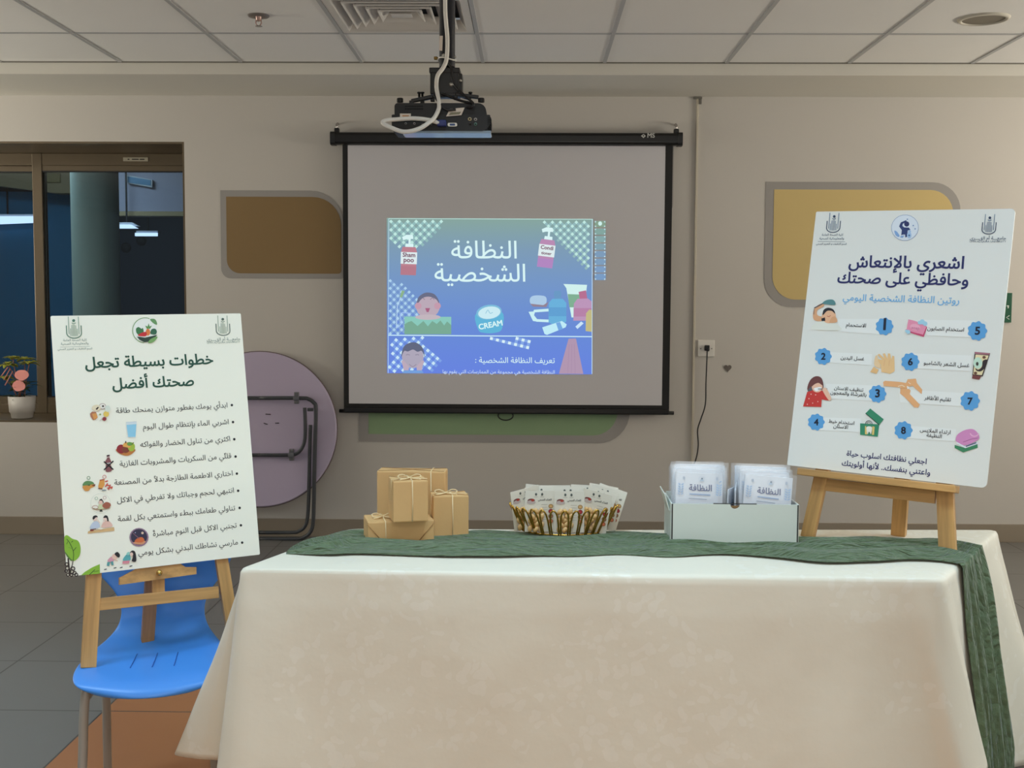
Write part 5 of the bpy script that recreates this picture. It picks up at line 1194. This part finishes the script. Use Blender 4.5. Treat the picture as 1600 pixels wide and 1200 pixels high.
# add the rounded shoulder where the gauze bends
NU, NW = len(fpts), 60
bm = B(); G = []
for i in range(NU):
    row = []
    t_on = min(1, i / 14); hang = max(0, (i - len(front) * 8 + 12) / 20)
    for j in range(NW + 1):
        v_ = j / NW; p = fpts[i].lerp(rpts[i], v_); lenw = (rpts[i] - fpts[i]).length
        u = i * .018
        sw = v_ + .09 * mnoise.noise(V((u * 1.2, v_ * 2, 31)))
        n1 = mnoise.noise(V((u * .75 + 5, sw * 6.0, 2.0))); n2 = mnoise.noise(V((u * 1.7 + 9, sw * 13.0, 7.0))); n3 = mnoise.noise(V((u * 3.0, sw * 20.0, 17.0)))
        edge = min(1, min(v_, 1 - v_) * 9)
        h_ = (.0015 + (.030 * abs(n1) + .017 * abs(n2) + .006 * abs(n3)) * (.4 + .6 * edge)) * (.3 + .7 * t_on)
        nz = V((0, 0, 1)).lerp(nrm(1.5), min(1, hang)).normalized()
        p = p + nz * h_ + (rpts[i] - fpts[i]) * (.07 * mnoise.noise(V((u * 3.5, v_ * 2, 11))) * (1 if i > 4 else 0))
        row.append(bm.verts.new(p))
    G.append(row)
for a_, b2 in zip(G, G[1:]):
    for j in range(NW): bm.faces.new((a_[j], b2[j], b2[j + 1], a_[j + 1])).smooth = True
bmesh.ops.recalc_face_normals(bm, faces=bm.faces[:])
def gauze():
    k = N('green_gauze'); co = k.coord(); f = k.noise(co, 40, 4)
    k.l(k.mix(f, lin((76, 95, 66)), lin((108, 124, 92))), k.b.inputs['Base Color']); k.b.inputs['Roughness'].default_value = .85
    k.b.inputs['Sheen Weight'].default_value = .2
    mp = k.n('ShaderNodeMapping'); mp.inputs['Scale'].default_value = (7, 46, 7); k.l(co, mp.inputs['Vector'])
    cr = k.math('ABSOLUTE', k.math('SUBTRACT', k.noise(mp.outputs[0], 1.0, 3, .6), .5))      # long soft crinkles
    k.bump(k.math('ADD', k.math('MULTIPLY', cr, 1.0), k.math('MULTIPLY', k.noise(co, 260, 2), .03)), 1.0, .05); return k.m
run = link('table_runner', bm, gauze(), smooth=True, solid=.001)
tag(run, 'crinkled green gauze runner trailing along the table and over its right end', 'runner')

# ================================================================== GIFTS
M_kraft = mat('kraft_paper', (212, 170, 114), .62, var=.06, vscale=14, bump=.06, bscale=120)
M_fold = mat('kraft_fold', (168, 126, 76), .7)
M_twine = mat('pale_twine', (226, 200, 154), .7, bump=.2, bscale=600)
TZ2 = TOP + .0065
def gift(p, sx, sy, sz, rz, label, vert=(.0,), bow=(0, 0), flaps=None, z=TZ2):
    t = thing('gift_box', label, 'gift', Matrix.Translation((p.x, p.y, z)) @ Matrix.Rotation(rz, 4, 'Z'), 'brown paper gifts')
    bm = B(); box(bm, (0, 0, sz / 2), (sx, sy, sz), bevel=.004)
    paper = link('wrapping_paper', bm, M_kraft, t)
    hx, hy = sx / 2 + .001, sy / 2 + .001
    if flaps == 'front':
        for s in (-1, 1):
            bm = B(); tube(bm, [(s * hx, -hy, sz * .9), (s * (hx - sz * .62), -hy, sz * .18)], .0011, 5); tube(bm, [(s * (hx - sz * .62), -hy, sz * .18), (s * (hx - sz * .2), -hy, .003)], .0011, 5); link('paper_fold', bm, M_fold, paper)
    else:
        for s in (-1, 1):
            bm = B(); tube(bm, [(-hx * .95, s * hy * .9, sz + .0006), (0, s * hy * .1, sz + .0012), (hx * .95, s * hy * .9, sz + .0006)], .0010, 5); link('paper_fold', bm, M_fold, paper)
    r = .0019; bm = B(); x = vert[0]; hy += .001; z1 = sz + .001
    tube(bm, [(x, -hy, .002), (x + .001, -hy, sz * .5), (x, -hy, z1), (x, 0, z1 + .001), (x, hy, z1), (x, hy, .002)], r, 6)
    tw = link('twine', bm, M_twine, t)
    if bow is not None:
        bx, by = bow; bm = B()
        tube(bm, [(-hx, by, sz * .5), (-hx, by, z1), (bx, by, z1 + .001), (hx, by, z1), (hx, by, sz * .5)] if flaps != 'front' else [(-hx * .8, by, z1), (bx, by, z1 + .002), (hx * .2, by, z1)], r * .8, 6); link('cross_twine', bm, M_twine, tw)
        for s in (-1, 1):
            bm = B(); tube(bm, crom([(bx, by, z1 + .003), (bx + s * .018, by - .004, z1 + .013), (bx + s * .032, by - .004, z1 + .010), (bx + s * .026, by - .012, z1 + .004), (bx, by - .002, z1 + .003)], 5), r, 6); link('bow_loop', bm, M_twine, tw)
            bm = B(); tube(bm, crom([(bx, by, z1 + .003), (bx + s * .014, by - .016, z1 + .003), (bx + s * .03, by - .024, z1 + .002)], 5), r, 6); link('bow_tail', bm, M_twine, tw)
    return t
def px_w(n, y): return n / CAM_F * y
pF = onZ(618, 854, TZ2); dF = pF.y
gift(pF + V((0, .075, 0)), px_w(106, dF), .12, px_w(40, dF) * .98, math.radians(14), 'low kraft paper gift lying at the front, with folded corners', vert=(-.045,), bow=(-.045, .0), flaps='front')
lowz = TZ2 + px_w(40, dF) * .98 + .0025
pM = onZ(634, 817, lowz)
gift(pM + V((.0, .06, 0)), px_w(56, pM.y), .10, px_w(66, pM.y), math.radians(15), 'upright kraft paper gift standing on the low front one', vert=(.004,), bow=(.0, -.02), z=lowz)
pR_ = onZ(700, 846, TZ2)
gift(pR_ + V((0, .05, 0)), px_w(57, pR_.y), .085, px_w(72, pR_.y), math.radians(11), 'upright kraft paper gift standing on the runner, rightmost of four', vert=(.004,), bow=(-.012, -.01))
pB = onZ(642, 839, TZ2)
gift(V((onZ(641, 836, TZ2).x, 3.425, 0)), px_w(108, 3.40), .075, px_w(98, 3.38), math.radians(-2), 'wide tall kraft paper gift at the back of the four', vert=(.06,), bow=None)

# ================================================================== BASKET OF NUT CARDS
bc = V((onZ(882, 845, TZ2).x, 3.395, TZ2 + .008)); sB = 3.36 / CAM_F
bk = thing('wire_basket', 'gold wire basket filled with nut cards', 'basket', bc)
M_gold = mat('gold_wire', (196, 152, 70), .24, metal=.95)
RX0, RY0, RX1, RY1, BH = 66 * sB, .085, 86 * sB, .125, .078
NL = 30
for k in range(NL):
    q0, q1 = 2 * math.pi * (k + .12) / NL, 2 * math.pi * (k + .88) / NL; qm = (q0 + q1) / 2
    def bp(q, t): return V(((RX0 + (RX1 - RX0) * t) * math.cos(q), (RY0 + (RY1 - RY0) * t) * math.sin(q), .004 + BH * t))
    bm = B(); tube(bm, crom([bp(q0, 0), bp(q0, .45), bp(q0 + .02, .85), bp(qm, 1.0), bp(q1 - .02, .85), bp(q1, .45), bp(q1, 0)], 5), .0028, 6); link('wire_loop', bm, M_gold, bk)
bm = B(); tube(bm, [(RX0 * math.cos(q), RY0 * math.sin(q), .004) for q in [2 * math.pi * k / 40 for k in range(40)]], .0026, 6, closed=True); link('base_ring', bm, M_gold, bk)
for k in range(5):
    x = RX0 * (-.66 + .33 * k); y = RY0 * math.sqrt(max(0, 1 - (x / RX0) ** 2)); bm = B(); tube(bm, [(x, -y, .003), (x, y, .003)], .002, 6); link('base_wire', bm, M_gold, bk)
M_card = mat('ivory_card', (232, 226, 212), .5)
M_nut = mat('nut_tan', (220, 178, 120), .5, var=.2, vscale=60)
CW, CH = 47 * sB, 66 * sB
def nut_card():
    t = thing('nut_card', '', 'card', Matrix(), 'nut cards in the gold basket')
    bm = B(); box(bm, (0, 0, CH / 2), (CW, .0012, CH)); link('card', bm, M_card, t)
    bm = B(); rnd = random.Random(3)
    for k in range(15):
        r_ = k // 3; x = -.028 + .0145 * (k % 3) + rnd.uniform(-.003, .003) + .004 * (r_ % 2); z = .012 + r_ * .0125 + rnd.uniform(-.002, .002)
        ellipsoid(bm, (x, -.010 + rnd.uniform(-.002, .003), z), (.0072, .006, .0105), Matrix.Rotation(rnd.uniform(-.9, .9), 3, 'Y'), 8)
    n = link('nuts', bm, M_nut, t); n['kind'] = 'stuff'
    bm = B()
    pts = [(-.036, .003), (.010, .003), (.012, .03), (.006, .062), (-.014, .078), (-.032, .062), (-.038, .03)]
    f = [bm.verts.new((x * CW / .088, -.0165 if 0 < i < 6 and i not in (3, 4, 5) else -.003, z)) for i, (x, z) in enumerate(pts)]; bm.faces.new(f)
    link('clear_pouch', bm, clear_plastic('pouch_film', .10), t)
    a = Art(gap=.0009); k = CW / .088
    a.part('heading_text'); a.text('الغذاء الصحي', (-.006 * k, CH * .76), (.034 * k, CH * .76), (46, 46, 48), bold=.02)
    a.part('emblem'); 
    for x in (-.012, .006): a.ell(x, CH * .91, .0032, .0042, (90, 96, 92)); a.line([(x - .006, CH * .85), (x + .006, CH * .85)], .001, (170, 170, 164))
    a.part('food_picture'); a.ell(-.026 * k, CH * .76, .011, .006, (120, 70, 66)); a.ell(-.026 * k, CH * .72, .013, .006, (196, 180, 176)); a.ell(-.022 * k, CH * .77, .005, .004, (176, 60, 50))
    a.part('fruit_picture')
    for q, c in enumerate(((176, 140, 92), (150, 46, 50), (140, 100, 70), (186, 110, 80))): a.ell(.032 * k, CH * (.62 - q * .12), .0072, .0066, c); a.ell(.032 * k, CH * (.62 - q * .12), .0045, .004, tuple(min(255, int(v * 1.25)) for v in c))
    a.part('fine_print')
    for q in range(7): a.line([(.004 * k, CH * (.66 - q * .06)), (.022 * k, CH * (.66 - q * .06))], .0009, (172, 166, 156))
    R90 = Matrix.Rotation(math.pi / 2, 4, 'X')
    for nm, (bm2, cols) in a.parts.items():
        for f_ in bm2.faces:
            f_.normal_update()
            if f_.normal.z < 0: f_.normal_flip()
        bmesh.ops.transform(bm2, matrix=R90, verts=bm2.verts[:]); me = bpy.data.meshes.new(nm); bm2.to_mesh(me); bm2.free()
        for c in cols: me.materials.append(ink(c))
        o = bpy.data.objects.new(nm, me); COL.objects.link(o); o.parent = t
    return t
CARDS = [  # px centre, py of card bottom, depth offset, turn, roll, lean, label
    (843, 839, -.055, 6, 0, -4, 'nut card at the front of the gold basket, the left one facing forward'), (889, 840, -.062, 0, 0, -4, 'nut card at the very front middle of the gold basket'), (924, 840, -.042, -20, 11, -6, 'nut card leaning right at the front right of the gold basket'),
    (824, 836, .0, 28, -10, -6, 'nut card leaning out over the left rim of the gold basket'), (830, 829, .012, 20, -12, -6, 'nut card tucked behind the leaning one at the left of the basket'), (847, 828, .005, 5, -4, 4, 'nut card behind the left front card, white top showing'), (838, 824, .03, -8, 5, 2, 'nut card at the rear left of the basket, tilted to the right'),
    (868, 826, .03, 4, 0, 2, 'nut card in the rear row left of the middle of the basket'), (889, 833, .0, 0, -1, 3, 'tall white nut card directly behind the front middle one'), (912, 826, .04, -3, 2, 2, 'nut card in the rear row right of the middle of the basket'),
    (922, 830, -.005, -12, 18, 0, 'nut card with a corner pointing up behind the front right one'), (938, 830, .01, -26, 8, 2, 'nut card near the right rim showing its row of fruit'), (940, 829, .03, -18, 16, 4, 'nut card fanned out above the right rim of the basket'), (934, 824, .045, -8, 8, 4, 'nut card at the rear right of the gold basket')]
proto = nut_card()
for n, (px, py, dy, tz, ry, rx, lab) in enumerate(CARDS):
    o = proto if n == 0 else copy_tree(proto); p = onY(px, py, bc.y + dy); z = max(p.z, TZ2 + .016)
    o.matrix_basis = Matrix.Translation((p.x, bc.y + dy, z)) @ Matrix.Rotation(math.radians(tz), 4, 'Z') @ Matrix.Rotation(math.radians(ry), 4, 'Y') @ Matrix.Rotation(math.radians(-rx), 4, 'X')
    o['label'] = lab

# ================================================================== WHITE BOX OF PACKETS
a_, b2 = onZ(1051, 853, TZ2), onZ(1247, 856, TZ2); bw_ = (b2 - a_).length; bh = px_w(66, 3.24); bd = .19
BM = Matrix.Translation(((a_.x + b2.x) / 2, (a_.y + b2.y) / 2 + bd / 2 + .004, TZ2 + .002)) @ Matrix.Rotation(math.radians(-1.0), 4, 'Z')
wb = thing('carton_box', 'open white carton full of white hygiene packets', 'box', BM)
M_cart = mat('white_carton', (216, 220, 210), .55); M_ced = mat('brown_carton_inside', (150, 118, 80), .7); M_dk = mat('carton_gap', (46, 42, 40), .8)
th = .004
bm = B()
nx_ = [(-bw_ / 2, 0), (bw_ / 2, 0), (bw_ / 2, bh), (.03 + .005, bh)] 
r = .0135; cut = [(r * math.cos(q) , bh - r * math.sin(q)) for q in [math.pi * k / 12 for k in range(13)]]
prism(bm, [(-bw_ / 2, 0), (bw_ / 2, 0), (bw_ / 2, bh)] + cut + [(-bw_ / 2, bh)], -bd / 2, -bd / 2 + th, M2); link('front_wall', bm, M_cart, wb)
bm = B(); box(bm, (0, -bd / 2 + th + .003, bh / 2 - .002), (bw_ - .02, .002, bh - .006)); link('front_flap', bm, M_ced, wb)
bm = B(); box(bm, (0, -bd / 2 + th * .5, bh + .0008), (.122, th * .9, .0022)); 
link('flap_edge', bm, M_dk, wb)
bm = B(); box(bm, (0, bd / 2 - th / 2, bh * .52), (bw_, th, bh * 1.04)); link('back_wall', bm, M_cart, wb)
for s in (-1, 1):
    bm = B(); box(bm, (s * (bw_ / 2 + .002), 0, bh / 2), (th, bd - .002, bh * (1 if s > 0 else 1.0))); link('side_wall', bm, M_cart, wb)
    bm = B(); box(bm, (s * (bw_ / 2 + .0005), -bd / 2 + .001, bh / 2), (.0035, .003, bh * .99)); link('corner_gap', bm, M_dk, wb)
bm = B(); box(bm, (0, 0, .002), (bw_ - .004, bd - .004, .004)); link('base', bm, M_cart, wb)
bm = B(); box(bm, (-bw_ / 2 - .012, .01, bh * .98), (.003, bd * .75, .05), rot=Matrix.Rotation(math.radians(-16), 3, 'Y')); link('side_flap', bm, M_cart, wb)
PW, PH = px_w(86, 3.27), .125
M_sat = mat('white_packet_card', (226, 228, 234), .4)
def packet():
    t = thing('hygiene_packet', '', 'packet', Matrix(), 'hygiene packets in the white carton')
    bm = B(); box(bm, (0, 0, PH / 2), (PW * .86, .004, PH * .98), bevel=.0015); link('card', bm, M_sat, t)
    bm = B(); n = 12
    for yy in (-.0065, .0065):
        g = [[bm.verts.new((PW / 2 * (i / n * 2 - 1), yy * (1 - abs(i / n * 2 - 1) ** 6) * (.6 + .4 * math.sin(j / 8 * math.pi)) + .0012 * mnoise.noise(V((i * .9, j * .9, yy * 300))), (PH + .007) * j / 8)) for i in range(n + 1)] for j in range(9)]
        for p, q in zip(g, g[1:]):
            for i in range(n): bm.faces.new((p[i], p[i + 1], q[i + 1], q[i])).smooth = True
    link('clear_sleeve', bm, clear_plastic('packet_film', .13), t)
    a = Art(gap=.0028); BL_ = (44, 66, 122)
    a.part('title_text'); a.text('النظافة', (-.030, PH * .58), (.036, PH * .58), BL_, bold=.02)
    a.part('fine_print'); a.line([(-.028, PH * .50), (.032, PH * .485)], .0035, (150, 172, 206)); a.line([(-.03, PH * .40), (.022, PH * .385)], .0016, (130, 140, 160))
    a.part('leaf_print')
    for s in (-1, 1):
        a.line([(s * .052, PH * .48), (s * .056, PH * .75)], .0008, (170, 190, 216))
        for q in range(5):
            for e in (-1, 1): a.ell(s * .054 + e * .0045, PH * (.5 + q * .055), .0042, .0018, (176, 196, 222), 40 * e)
    a.part('emblem'); a.ring(.006, PH * .84, .008, .0008, (190, 200, 214)); a.ell(.007, PH * .855, .003, .003, (110, 130, 150)); a.poly([(.001, PH * .80), (.012, PH * .80), (.010, PH * .84), (.003, PH * .84)], (176, 196, 214))
    for x in (-.045, .05): a.ell(x, PH * .86, .0034, .005, (196, 202, 214))
    R90 = Matrix.Rotation(math.pi / 2, 4, 'X')
    for nm, (bm2, cols) in a.parts.items():
        for f_ in bm2.faces:
            f_.normal_update()
            if f_.normal.z < 0: f_.normal_flip()
        bmesh.ops.transform(bm2, matrix=R90, verts=bm2.verts[:]); me = bpy.data.meshes.new(nm); bm2.to_mesh(me); bm2.free()
        for c in cols: me.materials.append(ink(c))
        o = bpy.data.objects.new(nm, me); COL.objects.link(o); o.parent = t
    return t
pk = packet(); first = True
ORD = ('front', 'second', 'third', 'fourth', 'fifth', 'sixth', 'seventh', 'rearmost')
for side in (0, 1):
    for k in range(8):
        o = pk if first else copy_tree(pk); first = False
        rnd = random.Random(40 + side * 10 + k)
        px = (1092, 1197)[side] + (0, -3)[side] * min(k, 3) + rnd.uniform(-5, 5) * (k > 0)
        dy = -bd / 2 + .022 + k * .019
        top_py = (731, 737)[side] + (10 if k == 0 else 0) - (0 if k == 0 else 0)
        x = onY(px, 770, BM.translation.y + dy).x
        zt_ = onY(px, (737, 742)[side] if k == 0 else (732, 735, 731, 728, 727, 725, 724)[k - 1] + side * 3 + rnd.uniform(-1.5, 1.5), BM.translation.y + dy + .02).z
        o.matrix_basis = Matrix.Translation((x, BM.translation.y + dy, max(TZ2 + .01, zt_ - PH))) @ Matrix.Rotation(math.radians(rnd.uniform(-2, 2) - (0, 4)[side]), 4, 'Z') @ Matrix.Rotation(math.radians(((1.5, 4.0)[side] if k == 0 else rnd.uniform(-1.5, 2.5))), 4, 'Y') @ Matrix.Rotation(math.radians(-6 - k * .6), 4, 'X')
        o['label'] = ('%s hygiene packet of the %s row in the white carton' % (ORD[k], ('left', 'right')[side]) if k else 'front hygiene packet of the %s row, its blue title showing' % ('left', 'right')[side])

for k, (px, dy, tz, ry) in enumerate(((1143, -.004, 70, 4), (1150, .008, 78, -3), (1157, .016, 84, 3))):
    o = copy_tree(pk); x = onY(px, 770, BM.translation.y + dy).x
    o.matrix_basis = Matrix.Translation((x, BM.translation.y + dy, TZ2 + .03 + .008 * k)) @ Matrix.Rotation(math.radians(tz), 4, 'Z') @ Matrix.Rotation(math.radians(ry), 4, 'Y')
    o['label'] = ('front', 'middle', 'rear')[k] + ' one of three hygiene packets wedged edge-on between the two rows'

# ================================================================== PLANT ON THE SILL
pc_ = onZ(35, 658, WZ0 + T + .001); y_ = WY + .12
pc_ = onY(35, 658, y_); pc_.z = WZ0 + T + .001
pl = thing('potted_plant', 'plant with pink leaves in a white pot on the window sill', 'plant', pc_)
kx = y_ / CAM_F
H1 = 35 * kx
bm = B(); lathe(bm, [(0, .002), (15 * kx, .002), (16 * kx, .004), (17.5 * kx, H1 * .28), (19 * kx, H1 * .29), (20.5 * kx, H1), (19 * kx, H1), (18.5 * kx, H1 * .86), (0, H1 * .86)], (0, 0, 0), 32); link('pot', bm, mat('white_pot', (206, 202, 196), .4), pl)
bm = B(); lathe(bm, [(0, H1 * .88), (18.6 * kx, H1 * .87)], (0, 0, 0), 24); link('soil', bm, mat('dark_soil', (34, 28, 22), .9), pl)
def leaf(bm, p, d, L, wd, droop=.3, mi=0):
    d = V(d).normalized(); side = d.cross(V((0, 0, 1))); side = side.normalized() if side.length > .01 else V((1, 0, 0)); up = side.cross(d); n = 7; A_, B_ = [], []; mid = []
    for k in range(n):
        t = k / (n - 1); c = V(p) + d * L * t + V((0, 0, -droop * L * t * t)); w2 = wd * math.sin(math.pi * min(1, t * .93 + .05)) ** .8
        A_.append(bm.verts.new(c + side * w2 + up * w2 * .25)); B_.append(bm.verts.new(c - side * w2 + up * w2 * .25)); mid.append(bm.verts.new(c))
    for k in range(n - 1):
        for X_, Y_ in ((A_, mid), (mid, B_)):
            f = bm.faces.new((X_[k], X_[k + 1], Y_[k + 1], Y_[k])); f.smooth = True; f.material_index = mi
rnd = random.Random(5)
def pp(px, py, dy=0.0): return onY(px, py, y_ + dy) - pc_
M_lf = mat('yellow_green_leaf', (164, 166, 66), .5, var=.2, vscale=30); M_lfd = mat('dark_green_leaf', (52, 74, 36), .5, var=.25, vscale=30)
base_p = V((0, 0, H1 * .88))
for k, (px, py) in enumerate(((12, 570), (20, 560), (38, 562), (46, 568), (4, 590), (30, 598))):
    q = pp(px, py, rnd.uniform(-.04, .06)); bm = B(); tube(bm, crom([base_p + V((rnd.uniform(-.03, .03), rnd.uniform(-.03, .03), 0)), (base_p + q) / 2 + V((rnd.uniform(-.01, .01), 0, .02)), q], 4), .0028, 6); link('stem', bm, mat('reddish_stem', (150, 96, 76), .5), pl)
    for j in range(13):
        an = rnd.uniform(0, 6.28); bm = B(); leaf(bm, q, (math.cos(an), math.sin(an) * .7, rnd.uniform(.0, .5)), rnd.uniform(.05, .085), rnd.uniform(.014, .022), .35); link('leaf', bm, M_lf, pl, solid=.0006)
for j in range(26):
    an = rnd.uniform(0, 6.28); bm = B(); leaf(bm, base_p + V((rnd.uniform(-.06, .05), rnd.uniform(-.04, .05), rnd.uniform(0, .1))), (math.cos(an), math.sin(an) * .8, rnd.uniform(.1, .8)), rnd.uniform(.05, .09), rnd.uniform(.014, .02), .4); link('leaf', bm, M_lfd, pl, solid=.0006)
for px, py in ((26, 618), (50, 600)): pass
for k, (px, py, rx_, rz_) in enumerate(((34, 586, 10.3, 8.4), (29.5, 603, 9.8, 8.6))):
    q = pp(px, py, -.075); bm = B()
    P = [(math.cos(a) * rx_ * kx * (1 + .08 * math.cos(2 * a + k)), math.sin(a) * rz_ * kx * (1 + .06 * math.sin(3 * a + k * 2))) for a in [2 * math.pi * i / 28 for i in range(28)]]
    prism(bm, P, -.002, .002, Matrix.Translation(q) @ Matrix.Rotation(math.radians(80), 4, 'X')); link('pink_leaf', bm, mat('pink_leaf', (232, 150, 142), .5, var=.05, vscale=20), pl)
    bm = B(); tube(bm, [base_p + V((0, -.02, 0)), q + V((0, .008, -.01))], .002, 6); link('stem', bm, mat('reddish_stem', (150, 96, 76), .5), pl)
for p0, p1 in (((2, 588), (12, 574)), ((6, 594), (16, 576)), ((8, 602), (20, 580))):
    bm = B(); tube(bm, [pp(*p0, -.06), pp(*p1, -.05)], .0035, 6); link('pink_stalk', bm, mat('pink_stalk', (206, 140, 128), .5), pl)
